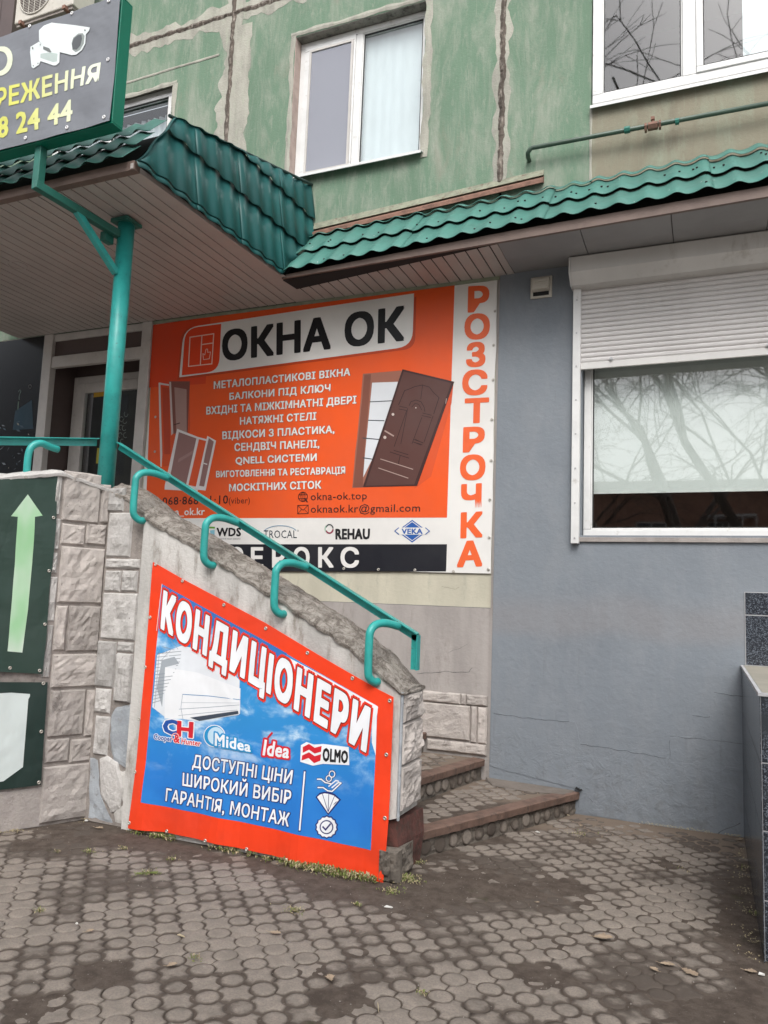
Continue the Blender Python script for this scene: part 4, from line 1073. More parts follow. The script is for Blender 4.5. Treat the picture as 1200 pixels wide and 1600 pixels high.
def plank(x0, x1, ya, yb, ya2, yb2, parent, m=M['soffit'], z=SZ):
    b = MB(); g2 = .005
    b.hexa([(x0+g2,ya,z),(x1-g2,ya2,z),(x1-g2,yb2,z),(x0+g2,yb,z),(x0+g2,ya,z+.008),(x1-g2,ya2,z+.008),(x1-g2,yb2,z+.008),(x0+g2,yb,z+.008)])
    b.hexa([(x0-g2,ya,z+.0045),(x0+g2,ya,z+.0045),(x0+g2,yb,z+.0045),(x0-g2,yb,z+.0045),(x0-g2,ya,z+.0082),(x0+g2,ya,z+.0082),(x0+g2,yb,z+.0082),(x0-g2,yb,z+.0082)]) if False else None
    return b.build('soffit_plank', m, parent, bevel=.0015)
x = XA0+.04
while x < XG-.02:
    x1 = min(x+.10, XG); plank(x, x1, eave(x).y+.024, D-.012, eave(x1).y+.024, D-.012, AW); x = x1
ey0, ey1 = eave(XA0).y+.03, eave(XA1).y+.03; b = MB(); b.hexa([(XA0,ey0,SZ+.012),(XA1,ey1,SZ+.012),(XA1,D,SZ+.012),(XA0,D,SZ+.012),(XA0,ey0,SZ+.016),(XA1,ey1,SZ+.016),(XA1,D,SZ+.016),(XA0,D,SZ+.016)]); b.build('soffit_backing', M['soffitgroove'], AW)
for i in range(12):                              # grey sheet-metal soffit over the shop window, dropped at the front
    xa = XG+i*.62; xb = xa+.616
    if xa > XA1: break
    b = MB(); fa, fb = eave(xa), eave(xb); ym = lambda p: p.y+.30
    b.prism([(xa+.002,fa.y+.02,SZ-.004),(xa+.002,ym(fa),SZ-.012),(xa+.002,D-.032,SZ+.004),(xa+.002,D-.032,SZ+.010),(xa+.002,fa.y+.02,SZ+.008)], [(xb,fb.y+.02,SZ-.004),(xb,ym(fb),SZ-.012),(xb,D-.032,SZ+.004),(xb,D-.032,SZ+.010),(xb,fb.y+.02,SZ+.008)]); b.build('soffit_panel', M['soffitgray'], AW)
boxo('wall_trim', simple('greenish_trim', (.26,.29,.21), .6, .4, scale=9), AW, -5.17, -1.58, D-.028, D-.001, SZ-.028, SZ-.001)

CN = empty('porch_canopy', (-4.6, 4.8, 4.3), 'porch roof with dark green metal tile sides and white plank ceiling', 'canopy')
c0_ = Vector((-3.44,3.66,SZ)); c1_ = Vector((-3.355,5.40,SZ))
pk = Vector((-3.50,4.05,4.83)); pw = Vector((-3.455,6.02,5.385))
LS = 2.36
def sdb(u): t = u/LS; return Vector((-3.40+.06*t, 3.66+LS*t, SZ+.03))
def sdt(u):
    y = 3.66+u
    if y < pk.y: f = max(.02, (y-3.66)/(pk.y-3.66)); return Vector((-3.40-(.10*f), y, SZ+.03+(pk.z-SZ-.03)*f))
    f = (y-pk.y)/(pw.y-pk.y); return Vector((pk.x+(pw.x-pk.x)*f, y, pk.z+(pw.z-pk.z)*f))
def side_tiles():                               # rows stay level; the top edge climbs towards the wall
    u = 0; mod = .385; pitch = .19
    zlev = [SZ+.012+k*mod*.985 for k in range(4)]; zlev = [4.262, 4.31, 4.70, 5.07, 5.46]
    for (ua, ub) in ((0,.60),(.60,1.16),(1.16,1.76),(1.76,2.36)):
        mb = MB(); nu = int((ub-ua)/.019)
        for r in range(4):
            i0 = len(mb.v)
            for i in range(nu+1):
                uu = ua+(ub-ua)*i/nu; p, q = sdb(uu), sdt(uu); zt_ = q.z; k_ = -.10; zl_ = SZ+max(0, (p.y-5.40)/.62*.66)
                fr_ = (1-uu/pitch) % 1; wv = (.5-.5*math.cos(2*PI*fr_**1.5))**.8*.025
                for (z, of) in ((zlev[r]-.030,.024),(zlev[r]-.026,.028),((zlev[r]+zlev[r+1])/2,.014),(zlev[r+1]+.005,0)):
                    zz = max(min(z, zt_), min(zl_, zt_)); mb.v.append((p.x+k_*(zz-SZ)+wv+of, p.y, zz))
            for i in range(nu):
                for k in range(3):
                    q4 = (i0+i*4+k, i0+(i+1)*4+k, i0+(i+1)*4+k+1, i0+i*4+k+1)
                    if max(mb.v[j][2] for j in q4)-min(mb.v[j][2] for j in q4) > 1e-4 : mb.f.append(q4); mb.fm.append(0)
        o = mb.build('roof_sheet', M['tile2'], CN, True); so = o.modifiers.new('thick', 'SOLIDIFY'); so.thickness = .0025; so.offset = 0
side_tiles()
tiles('roof_sheet', CN, lambda u: Vector((-3.45-u, 3.625, SZ+.03)), lambda u: Vector((-3.45-u-.05*max(0,1-u/.5), 4.05, 4.83)), 3.4, M['tile'], mod=.235, flip=-1, v0=.0)
b = MB(); b.tube([pk+Vector((.03,-.02,.01)), pw+Vector((.03,0,.01))], .013, 8); b.build('edge_shadow_strip', simple('edge_shadow_tone', (.025,.05,.045), .5), CN)  # thin dark tube stands in for the shadow along the canopy's top edge
b = MB(); 
b.face([(-7,3.75,SZ+.05),(-3.55,3.75,SZ+.05),(-3.60,4.10,4.76),(-7,4.10,4.76)]); b.face([(-7,4.10,4.76),(-3.60,4.10,4.76),(-3.56,6.02,5.32),(-7,6.02,5.32)])
b.face([(-3.56,3.80,SZ+.05),(-3.50,6.02,SZ+.05),(-3.58,6.02,5.30),(-3.60,4.10,4.75)]); b.build('roof_deck', M['dark'], CN)
b = MB(); b.hexa([(-7,3.70,SZ+.012),(-3.42,3.70,SZ+.012),(-3.36,6.02,SZ+.012),(-7,6.02,SZ+.012),(-7,3.70,SZ+.02),(-3.42,3.70,SZ+.02),(-3.36,6.02,SZ+.02),(-7,6.02,SZ+.02)]); b.build('soffit_backing', M['soffitgroove'], CN)
x = -3.42
k = 0
while x > -7:
    xa = x-.10
    if k == 0: pp5 = [(xa+.005,3.72),(-3.44,3.72),(-3.37,5.40),(-3.325,5.44),(-3.325,6.0),(xa+.005,6.0)]; b = MB(); b.prism([(q[0],q[1],SZ) for q in pp5], [(q[0],q[1],SZ+.008) for q in pp5]); b.build('soffit_plank', M['soffit'], CN)
    else: plank(xa, x, 3.72, D-.04, 3.72, D-.04, CN)
    x = xa; k += 1
b = MB(); b.box(-7,-3.41,3.665,3.72,SZ-.012,SZ+.05); b.build('fascia', M['fascia'], CN)
b = MB(); b.hexa([(-3.438,3.66,SZ-.006),(-3.415,3.66,SZ-.006),(-3.345,5.42,SZ-.006),(-3.368,5.42,SZ-.006),(-3.438,3.66,SZ+.03),(-3.415,3.66,SZ+.03),(-3.345,5.42,SZ+.03),(-3.368,5.42,SZ+.03)]); b.build('edge_trim', M['soffit'], CN)
b = MB(); cc = at(27,414,Z=SZ)
b.add([(cc.x+.085*math.cos(i*PI/10)*r,cc.y+.085*math.sin(i*PI/10)*r,SZ-h) for r, h in ((1,0),(1,.006),(.86,.008),(.82,.001)) for i in range(20)], [(k*20+i,k*20+(i+1)%20,(k+1)*20+(i+1)%20,(k+1)*20+i) for k in range(3) for i in range(20)])
b.build('lamp_ring', M['soffit'], CN, True)

# ================================================================== pipe, vent, air conditioner, shutter
GP = empty('gas_pipe', (0, D-.1, 5.3), 'rusty green gas pipe with valve running along the wall above the awning', 'pipe')
p0, p1 = at(832,231,Y=D-.09), at(1200,161.7,Y=D-.09); p1 = p0+(p1-p0)*1.6
b = MB(); b.tube([(p0.x-.045,D+.02,p0.z-.055),(p0.x-.045,D-.05,p0.z-.05),(p0.x-.04,D-.085,p0.z-.035),(p0.x-.02,D-.09,p0.z-.008),p0,p1], .0185, 12); b.build('pipe', teal('pipe_paint', (.05,.085,.06), 1.6), GP, True)
def ring_on(px_, wid, r, m, name, n=6):
    c = at(px_[0], px_[1], Y=D-.09); t = (p1-p0).normalized(); b = MB(); b.tube([c-t*wid/2, c-t*wid/2*.9, c+t*wid/2*.9, c+t*wid/2], [r*.8,r,r,r*.8], n); b.build(name, m, GP)
ring_on((980,203), .045, .028, M['darkteal'], 'coupling', 8); ring_on((1020,197), .075, .032, M['rust'], 'valve_body', 6); ring_on((1031,195), .018, .036, M['rust'], 'valve_nut', 6); ring_on((1009,200), .018, .036, M['rust'], 'valve_nut', 6); ring_on((1058,190), .03, .025, M['darkteal'], 'coupling', 8)
c = at(1020,197,Y=D-.09); b = MB(); b.tube([c, c+Vector((0,0,.06))], .009, 6); b.box(c.x-.014,c.x+.014,c.y-.014,c.y+.014,c.z+.05,c.z+.075); b.build('valve_stem', M['rust'], GP)
VC = empty('vent_cover', (-1.24, D-.05, 4.1), 'small white square vent hood on the grey wall beside the shutter box', 'vent')
va, vb = at(829,434,Y=D-.05), at(862,463,Y=D-.05); yv = D-.03
b = MB(); b.box(va.x,vb.x,yv-.018,yv,vb.z,va.z); b.build('base_plate', M['acbody'], VC, bevel=.004)
b = MB(); a_, c_ = va.x+.018, vb.x-.018
b.prism([(a_,yv-.018,va.z-.015),(a_,yv-.055,va.z-.03),(a_,yv-.065,vb.z+.06),(a_,yv-.018,vb.z+.05)], [(c_,yv-.018,va.z-.015),(c_,yv-.055,va.z-.03),(c_,yv-.065,vb.z+.06),(c_,yv-.018,vb.z+.05)]); b.build('hood', M['acbody'], VC, bevel=.003)
boxo('dark_opening', M['dark'], VC, a_+.005, c_-.005, yv-.022, yv-.0185, vb.z+.018, vb.z+.05)
for k in range(3): boxo('louvre', M['acbody'], VC, a_+.02, c_-.02, yv-.066, yv-.060, vb.z+.085+k*.018, vb.z+.092+k*.018)

AC = empty('air_conditioner', (-6.4, D-.3, 7.2), 'beige outdoor air conditioner unit on brackets above the camera sign', 'air conditioner')
ya = D-.42
q0, q1 = at(22,38,Y=ya), at(108,5,Y=ya)
ax0, az0 = q0.x, q0.z; ax1, az1 = ax0+.86, az0+.60
b = MB(); b.box(ax0,ax1,ya,ya+.30,az0,az1); b.build('housing', M['acbody'], AC, bevel=.012)
fc = (ax0+.30, az0+.29)
b = MB(); b.add([(fc[0]+.235*math.cos(i*PI/16)*r,ya-h,fc[1]+.235*math.sin(i*PI/16)*r) for r, h in ((1.05,.0),(1.05,.010),(1.0,.012),(1.0,.003)) for i in range(32)], [(k*32+i,k*32+(i+1)%32,(k+1)*32+(i+1)%32,(k+1)*32+i) for k in range(3) for i in range(32)])
b.build('fan_ring', M['acbody'], AC, True)
b = MB(); b.face([(fc[0]+.234*math.cos(i*PI/16),ya-.002,fc[1]+.234*math.sin(i*PI/16)) for i in range(32)]); b.build('fan_opening', M['brownpanel'], AC)
b = MB()
for k in range(-11, 12):
    zz = k*.02; hw = math.sqrt(max(0,.232**2-zz**2)); b.box(fc[0]-hw,fc[0]+hw,ya-.008,ya-.005,fc[1]+zz-.002,fc[1]+zz+.002)
for k in range(-2, 3): xx = k*.085; hw = math.sqrt(.232**2-xx**2); b.box(fc[0]+xx-.004,fc[0]+xx+.004,ya-.011,ya-.0085,fc[1]-hw,fc[1]+hw)
b.build('fan_grille', M['acbody'], AC)
for xx in (ax0+.10, ax1-.12):
    b = MB(); b.box(xx,xx+.04,ya-.03,D,az0-.045,az0-.005); b.build('bracket', M['rust'], AC)
boxo('base_rail', M['mortar'], AC, ax0+.02, ax1-.02, ya+.02, ya+.26, az0-.03, az0-.002)
BP = empty('brown_cladding', (-7.0, D-.05, 7.3), 'dark brown board cladding left of the air conditioner', 'cladding')
bx = at(20,30,Y=D-.1).x
for k in range(5): boxo('board', M['brownpanel'], BP, bx-.22*(k+1)+.008, bx-.22*k, D-.10, D-.002, 6.92, 9)

SH = empty('roller_shutter', (.3, D-.1, 3.3), 'half lowered white roller shutter with its box over the shop window', 'shutter')
SX0, SX1 = -1.0, 1.8; ys = D-.03
bt = at(890,408,Y=D-.03); 
ztop = 4.225; zb_ = ztop-.205; dpt = .20
prof = [(ys,ztop),(ys-dpt+.01,ztop),(ys-dpt,ztop-.01),(ys-dpt,zb_+.075),(ys-dpt+.085,zb_),(ys,zb_)]
def bxp(x0, x1, m, name, g3=0): b = MB(); b.prism([(x0,y-g3,z) for y, z in prof], [(x1,y-g3,z) for y, z in prof]); return b.build(name, m, SH, bevel=.003)
xb0 = at(891,430,Y=ys-dpt).x
bxp(xb0, SX1, M['shutterbox'], 'shutter_box'); bxp(xb0-.014, xb0-.001, M['pvc'], 'box_end_plate')
gx0, gx1 = at(894,600,Y=ys-.06).x, at(906,600,Y=ys-.06).x
gz = at(895,849,Y=ys-.05).z
b = MB(); b.box(gx0,gx1,ys-.055,ys,gz,zb_+.02); b.build('guide_rail', M['pvc'], SH, bevel=.003)
scr = MB(); 
for k in range(8): zz = gz+.04+k*.27; scr.tube([((gx0+gx1)/2,ys-.055,zz),((gx0+gx1)/2,ys-.060,zz)], .007, 8)
scr.build('guide_screws', M['metal'], SH)
zsh = at(910,577,Y=ys-.03).z
nsl = 0; zz = zsh+.055; ysl = ys-.012
slat = MB(); hs_ = .0395
pr = [(0,0),(-.006,.003),(-.011,.012),(-.0115,.024),(-.008,.034),(-.002,.0385),(0,.0385)]
slat.prism([(gx1-.01,ysl+y,z) for y, z in pr], [(SX1,ysl+y,z) for y, z in pr]); slm = slat.mesh('shutter_slat', M['shutter'])
while zz < zb_+.02:
    link('shutter_slat', slm, SH, (0,0,zz)); zz += hs_
boxo('slat_backing', M['gasket'], SH, gx1-.01, SX1, ysl+.002, ysl+.006, zsh+.05, zb_)
b = MB(); b.box(gx1-.01,SX1,ysl-.016,ysl+.006,zsh,zsh+.053); b.build('bottom_bar', M['shutterbox'], SH, bevel=.003)
for pp in ((955,561),(1200,540)):
    lk = at(*pp, Y=ysl-.02); b = MB(); b.tube([(lk.x,ysl-.016,lk.z),(lk.x,ysl-.030,lk.z)], .014, 12); b.tube([(lk.x,ysl-.030,lk.z),(lk.x,ysl-.040,lk.z)], .007, 8); b.build('lock', M['metal'], SH)

# ================================================================== black granite parapet
GR = empty('granite_parapet', (.6, 4.9, 0), 'black granite tiled parapet with beige coping at the right edge', 'parapet')
gx, gy = .212, 3.955
boxo('core', M['grout'], GR, gx, 1.6, gy, D-.035, 0, 1.138)
def gt(pl, u0, u1, v0, v1): b = MB(); e = .0028; b.prism([pl.pt(u0+e,v0+e,-.001),pl.pt(u1-e,v0+e,-.001),pl.pt(u1-e,v1-e,-.001),pl.pt(u0+e,v1-e,-.001)], [pl.pt(u0+e,v0+e,.0022),pl.pt(u1-e,v0+e,.0022),pl.pt(u1-e,v1-e,.0022),pl.pt(u0+e,v1-e,.0022)]); b.build('granite_tile', M['granite'], GR)
GS = Plane((gx, D-.03, 0), (0,-1,0)); GF = Plane((gx, gy, 0), (1,0,0))
for i in range(4):
    for j in range(4): z0 = max(0, 1.138-.295*(j+1)); gt(GS, .515*i+.002, min(.515*(i+1),2.035), z0, 1.138-.295*j) if False else gt(GS, .519*i, .519*(i+1), z0, 1.138-.295*j)
for i in range(3):
    for j in range(4): gt(GF, .002+.6*i, .002+.6*(i+1) if i < 2 else 1.388, max(0,1.138-.295*(j+1)), 1.138-.295*j)
b = MB(); b.box(gx+.012,1.6,gy+.012,D-.035,1.138,1.152); b.build('coping', M['beigecap'], GR, bevel=.003)
b = MB(); b.box(gx-.007,gx+.010,gy-.008,D-.034,1.138,1.153); b.build('edge_profile', M['grout'], GR)
b = MB(); b.box(gx+.01,1.6,gy-.008,gy+.010,1.138,1.153); b.build('edge_profile', M['grout'], GR)
GB = Plane((.24, D-.03, 0), (1,0,0))
boxo('back_core', M['grout'], GR, .236, 1.6, D-.036, D-.029, 1.152, 1.662)
for i in range(3):
    gt(Plane((.238,D-.036,0),(1,0,0)), .6*i, min(.6*(i+1),1.36), 1.155, 1.50); gt(Plane((.238,D-.036,0),(1,0,0)), .6*i, min(.6*(i+1),1.36), 1.502, 1.66)

# screws and small dents of the roof sheets
b = MB()
for i in range(46):
    u = random.uniform(.1, XA1-XA0-1.2); f = random.choice((.12,.55,.6)); p_ = awb(u)+(awt(u)-awb(u))*f; n_v = Vector((1,0,0)).cross(awt(u)-awb(u)).normalized()
    fr_ = (u/.192) % 1; wv = (.5-.5*math.cos(2*PI*fr_**1.35))**1.15*.026; c_ = p_+n_v*(wv+.022); b.tube([c_, c_+n_v*.009], .008, 6)
o = b.build('sheet_screws', M['gasket'], AW); o['kind'] = 'stuff'
# ================================================================== banners
WHT, BLK, ORG = '#dcdad6', '#121215', '#e0551f'
def rrect(q, rad, corners, n=6):                # px quad TL TR BR BL, rounded at the listed corners
    out = []
    for i in range(4):
        p = q[i]; a = q[(i-1)%4]; c = q[(i+1)%4]
        if i not in corners: out.append(p); continue
        def toward(t):
            L = math.hypot(t[0]-p[0], t[1]-p[1]); return (p[0]+(t[0]-p[0])*rad/L, p[1]+(t[1]-p[1])*rad/L)
        s, e = toward(a), toward(c)
        for k in range(n+1):
            t = k/n; out.append(((1-t)**2*s[0]+2*t*(1-t)*p[0]+t*t*e[0], (1-t)**2*s[1]+2*t*(1-t)*p[1]+t*t*e[1]))
    return out
MBN = empty('shop_banner', (-3.4, D-.02, 1.8), 'large orange banner for windows and doors with white header and vertical orange lettering', 'banner')
FB = Plane((0, D-.008, 0), (1,0,0))
FB.warp = lambda u, v: .003*noise.noise((u*1.1, v*1.4, 3.1))+.008
bu0, bu1, bv0, bv1 = -5.15, -1.602, 1.752, 4.205
def sheet_uv(pl, outline, m, parent, name, off, grid, thick=.002):
    return finish(pl, outline, [tuple(range(len(outline)))], off, name, m, parent, grid, thick=thick)
def wavy(pts, amp, n=24, seed=0):
    out = []
    for i in range(len(pts)):
        a, b2 = Vector(pts[i]), Vector(pts[(i+1)%len(pts)]); d = b2-a; nn = Vector((-d.y, d.x)).normalized()
        for k in range(n): t = k/n; out.append(tuple(a+d*t+nn*amp*(noise.noise((t*7, i*3.1+seed, 0)))*(math.sin(PI*t))))
    return out
sheet_uv(FB, wavy([(bu0,bv0),(bu1,bv0),(bu1,bv1),(bu0,bv1)], .012), I(WHT), MBN, 'banner_sheet', 0, .12)
FB2 = FB
poly(FB, [(236,507.5),(711,440.5),(699,809),(229,812)] if False else [(240,508.2),(711,441.3),(699,809),(228,810)], I(ORG), MBN, .0008, 'orange_field', .12)
poly(FB, [(290,850.5),(699,850.5),(697.5,893),(280,893)], I('#16171f'), MBN, .0008, 'black_strip', .12)
# printed glow and shading of the artwork
ORD, ORL = '#b8401a', '#e87238'
multi(FB, [[(240,508.2),(330,495.5),(322,600),(234,606)]], I('#d4421a'), MBN, .0011, 'darker_orange', .12)
poly(FB, rrect([(285,514),(651,464),(649,545),(278,594)], 18, (0,2)), I('#b8421c'), MBN, .0014, 'header_shadow', .12)
poly(FB, rrect([(288,513),(647.5,459),(645,541.5),(281,590)], 24, (0,2)), I(WHT), MBN, .0018, 'header_field', .12)
poly(FB, rrect([(290.5,514),(346.5,506.5),(343,580.5),(285,587)], 20, (0,2)), I('#e2451c'), MBN, .0024, 'logo_field')
o = strip_layers(FB, stroke([(298,527.5),(335,522),(332,569),(295.5,573)], 1.5, True)+stroke([(316.5,525),(314,571)], 1.5)+stroke([(316,539),(333.5,536.5)], 1.5)+stroke([(318,553),(321,555),(323,546),(325.5,546),(325.5,551),(330,550.5),(328,561),(319,562.5),(318,553)], .9), I('#eec9bb'), MBN, .003, 'logo_lines')
text(FB, 'ОКНА ОК', [(350,519),(631,480.5),(630,531),(350,563)], I(BLK), MBN, .003, .045)
SHD = I('#6e2c14')
def line(s, q, b=.035, m=None, shd=True): text(FB, s, q, m or I(WHT), MBN, .0042, b, outline=(SHD, .028) if shd else None)
line('МЕТАЛОПЛАСТИКОВІ ВІКНА', [(335.5,596.8),(548,575.8),(547.5,586.9),(335.5,608)])
line('БАЛКОНИ ПІД КЛЮЧ', [(360,614.8),(517,600.6),(516.5,612),(360,625.2)])
line('ВХІДНІ ТА МІЖКІМНАТНІ ДВЕРІ', [(324,636.5),(557.5,619),(557,630.5),(324,648)])
line('НАТЯЖНІ СТЕЛІ', [(376.5,652.9),(495,644.6),(494.5,656),(376.5,664)])
line('ВІДКОСИ З ПЛАСТИКА,', [(349,675),(523,665.5),(523,676.5),(349,686.6)])
line('СЕНДВІЧ ПАНЕЛІ,', [(368,693.4),(499.5,687.8),(499.5,699.4),(368,705)])
line('QNELL СИСТЕМИ', [(369.5,714.5),(495.5,709.2),(495.5,720),(369.5,725.5)])
line('ВИГОТОВЛЕННЯ ТА РЕСТАВРАЦІЯ', [(339,736.5),(540,729.5),(540,740.3),(339,746)])
line('МОСКІТНИХ СІТОК', [(359.5,757),(502.5,751.6),(502.5,763.4),(359.5,767.6)])
DK = I('#3a1a14')
text(FB, '068·868·11·10', [(255,776.8),(357.5,773.3),(357,787.2),(255,789)], DK, MBN, .0026, .012)
text(FB, '(viber)', [(358.5,776.8),(391.8,776.8),(391.5,786.5),(358.5,787.5)], DK, MBN, .0026, .0)
text(FB, 'okna_ok.kr', [(253,794),(321,793.3),(320.5,804.6),(253,805.5)], I(WHT), MBN, .0026, .02)
text(FB, 'okna-ok.top', [(486.5,769.4),(574,768.2),(574,780),(486.5,782)], DK, MBN, .0026, .006)
text(FB, 'oknaok.kr@gmail.com', [(486.5,788.8),(657.5,787),(657,799.4),(486.5,801.4)], DK, MBN, .0026, .006)
strip_layers(FB, stroke(circ(243,781,5.5,5.5,12), .9, True)+stroke([(240,778),(241,783),(246,785)], 1.6), DK, MBN, .0026, 'phone_icon')
strip_layers(FB, stroke(circ(474.3,776.5,7,7.4,14), 1.1, True)+stroke(circ(474.3,776.5,3.2,7.2,12), .9, True)+stroke([(467.5,773.5),(481,773)], .9)+stroke([(467.5,779.5),(481,779)], .9)+stroke([(474.3,769),(474.3,784)], .9)+stroke([(477,779),(481,784.5)], 2), DK, MBN, .0026, 'globe_icon')
strip_layers(FB, stroke([(466,790),(482.6,789.5),(482.6,802.5),(466,803)], 1, True)+stroke([(466,790),(474.3,797.5),(482.6,789.5)], .9)+stroke([(466,803),(472.5,796)], .8)+stroke([(482.6,802.5),(476.2,796)], .8), DK, MBN, .0026, 'envelope_icon')
# profile makers' row
strip_layers(FB, stroke([(335.5,825),(335.5,824.5),(324.5,824.5),(324.5,843),(335,843)], 2.6), I('#5f9b35'), MBN, .002, 'green_logo')
poly(FB, [(329,829),(336.5,828),(336,840),(331,842)], I('#7fb4c4'), MBN, .0016, 'blue_logo')
text(FB, 'WDS', [(340,824.5),(377.3,824.5),(377,837.6),(340,837.6)], I(BLK), MBN, .002, .04)
text(FB, 'window door systems', [(343,840.2),(376.5,840.2),(376.5,843),(343,843)], I('#4a4a4c'), MBN, .002, .0)
text(FB, 'TROCAL', [(413,828.2),(464.5,828.2),(464.5,840.8),(413,840.8)], I('#24313c'), MBN, .002, .0)
strip_layers(FB, stroke(circ(439,833,26,11.5,12,PI*1.12,PI*1.88), .9), I('#5a8cab'), MBN, .0024, 'blue_arc')
strip_layers(FB, stroke(circ(466.3,829.3,1.2,1.2,8), .3, True), I('#24313c'), MBN, .0024, 'registered_mark')
strip_layers(FB, stroke(circ(515.5,826.5,5.6,6.6,12,.2,2.6), 2.2), I('#8e2f4a'), MBN, .002, 'ring_logo'); strip_layers(FB, stroke(circ(515.5,826.5,5.6,6.6,12,3.6,6.1), 1.8), I('#30383c'), MBN, .002, 'ring_logo'); strip_layers(FB, stroke(circ(514,826.5,5.2,6.6,10,2.5,3.9), 1.4), I('#8fb59c'), MBN, .0026, 'ring_logo')
text(FB, 'REHAU', [(525.6,826.2),(578.2,825.8),(577.8,842),(525.6,842.3)], I(BLK), MBN, .002, .05)
vx, vy = 644.7, 830
poly(FB, [(vx-24,vy),(vx,vy-17.6),(vx+24,vy),(vx,vy+18)], I('#1f56a0'), MBN, .0012, 'diamond_logo')
strip_layers(FB, stroke([(vx-20.5,vy),(vx,vy-14.8),(vx+20.5,vy),(vx,vy+15)], 1, True), I(WHT), MBN, .0018, 'diamond_line')
poly(FB, [(vx-28,vy),(vx-21,vy-5.5),(vx+21,vy-5.5),(vx+28,vy),(vx+21,vy+5.5),(vx-21,vy+5.5)], I(WHT), MBN, .0024, 'logo_band')
strip_layers(FB, stroke([(vx-21,vy-5),(vx-27,vy),(vx-21,vy+5)], 1.3)+stroke([(vx+21,vy-5),(vx+27,vy),(vx+21,vy+5)], 1.3), I('#1f56a0'), MBN, .003, 'logo_chevron')
text(FB, 'VEKA', [(vx-16,vy-4),(vx+16,vy-4),(vx+16,vy+4.2),(vx-16,vy+4.2)], I('#1f56a0'), MBN, .003, .04)
for ch, x0, x1 in (('К',329,348),('С',361,380),('Е',394,411),('Р',427,445),('О',460,483.5),('К',499,521),('С',534,560.5)):
    text(FB, ch, [(x0,856),(x1,856),(x1,886),(x0,886)], I(WHT), MBN, .002, .035)
for ch, q in (('Р',(734,762.5,449,486.5)),('О',(728.5,763.7,492.5,529)),('З',(731,757,537,572)),('С',(725,760,580,616)),('Т',(728.7,762,624,659.8)),('Р',(726.3,755.5,668.8,705)),('О',(721.5,756.8,712.5,748.5)),('Ч',(723,750.8,757.8,793.2)),('К',(722.5,752.8,801.8,838.8)),('А',(717,752.2,846.6,884))):
    text(FB, ch, [(q[0]+.4,q[2]+.8),(q[1]+.4,q[2]-.8),(q[1]-.4,q[3]-.8),(q[0]-.4,q[3]+.8)], I('#e2602f'), MBN, .002, .05)
# printed pictures of windows
def px5(x, y): return (230+x/4.286, 430+y/4.286)
def px7(x, y): return (230+x/4.286, 680+y/4.286)
def px6(x, y): return (500+x/4.286, 430+y/4.286)
def px8(x, y): return (450+x/3.636, 680+y/3.636)
poly(FB, [px5(82,712),px5(150,720),px5(285,715),px5(292,1000),px5(275,1200),px7(200,200),px7(110,210),px7(92,20)], I('#cb4d22'), MBN, .0011, 'picture_shadow')
multi(FB, [[px5(80,722),px5(92,720),px5(105,1200),px7(100,215),px7(92,212)],[px5(92,722),px5(150,732),px5(150,742),px5(92,735)]], I('#cfc6c2'), MBN, .0016, 'window_picture')
poly(FB, [px5(105,752),px5(150,756),px5(160,1200),px5(118,1200)], I('#b23f20'), MBN, .0016, 'window_picture')
poly(FB, [px5(150,712),px5(290,712),px5(275,1075),px5(165,1060)], I('#7d4a40'), MBN, .0019, 'window_picture')
poly(FB, [px5(152,716),px5(164,716),px5(180,1060),px5(166,1075)], I('#c4b2ac'), MBN, .0023, 'window_picture')
poly(FB, [px5(186,752),px5(268,766),px5(270,1065),px5(200,1040)], I('#a3827a'), MBN, .0023, 'window_picture')
strip_layers(FB, stroke([px5(186,1003),px5(222,992)], 1.4), I('#4a2620'), MBN, .0027, 'window_picture')
A7 = [px5(205,1030),px5(345,1085),px5(402,1100),px5(408,1078),px5(466,1110),px7(466,40),px7(395,372),px7(345,366),px7(340,378),px7(120,365),px7(122,335)]
poly(FB, A7, I('#d8d2d0'), MBN, .0031, 'window_picture')
poly(FB, [px5(217,1052),px5(335,1095),px7(262,340),px7(150,318)], I('#8d6a66'), MBN, .0036, 'window_picture')
poly(FB, [px7(215,160),px7(318,100),px7(312,125),px7(210,185)], I('#9c7c78'), MBN, .004, 'window_picture')
poly(FB, [px5(352,1100),px5(400,1112),px7(330,345),px7(280,335)], I('#d4552c'), MBN, .0036, 'window_picture')
poly(FB, [px5(418,1092),px5(450,1115),px7(450,50),px7(385,345),px7(352,340),px7(395,120)], I('#8d6a66'), MBN, .0036, 'window_picture')
strip_layers(FB, stroke([px7(335,352),px7(385,130),px7(410,10)], 1.1)+stroke([px7(386,190),px7(404,196)], 1.6), I('#e0dcda'), MBN, .004, 'window_picture')
# printed pictures of doors
poly(FB, [(709,600),(706,630),(674,745),(648,764),(656,700)], I('#cf5026'), MBN, .0011, 'picture_shadow')
poly(FB, [px6(290,662),px6(550,640),px6(520,780),px6(380,1200),px8(430,298),px8(368,300),px8(385,90),px6(250,1100)], I('#94604f'), MBN, .0014, 'door_picture')
poly(FB, [px6(300,668),px6(345,664),px6(300,1190),px8(428,296),px8(372,298),px6(252,1160)], I('#7a4b3d'), MBN, .0018, 'door_picture')
poly(FB, [px6(352,722),px6(525,716),px6(380,1180),px8(430,240),px6(305,1195)], I('#cdd0d4'), MBN, .0022, 'door_picture')
strip_layers(FB, stroke([px6(338,850),px6(482,843)], 1.5)+stroke([px6(328,973),px6(432,976)], 1.5)+stroke([px6(290,1092),px6(400,1102)], 1.5)+stroke([px8(430,130),px8(480,137)], 1.5), I('#3b4246'), MBN, .0027, 'door_picture')
poly(FB, [(629.5,577.5),(710.5,597),(652.5,759.5),(567.7,761.4)], I('#3c2320'), MBN, .003, 'door_picture')
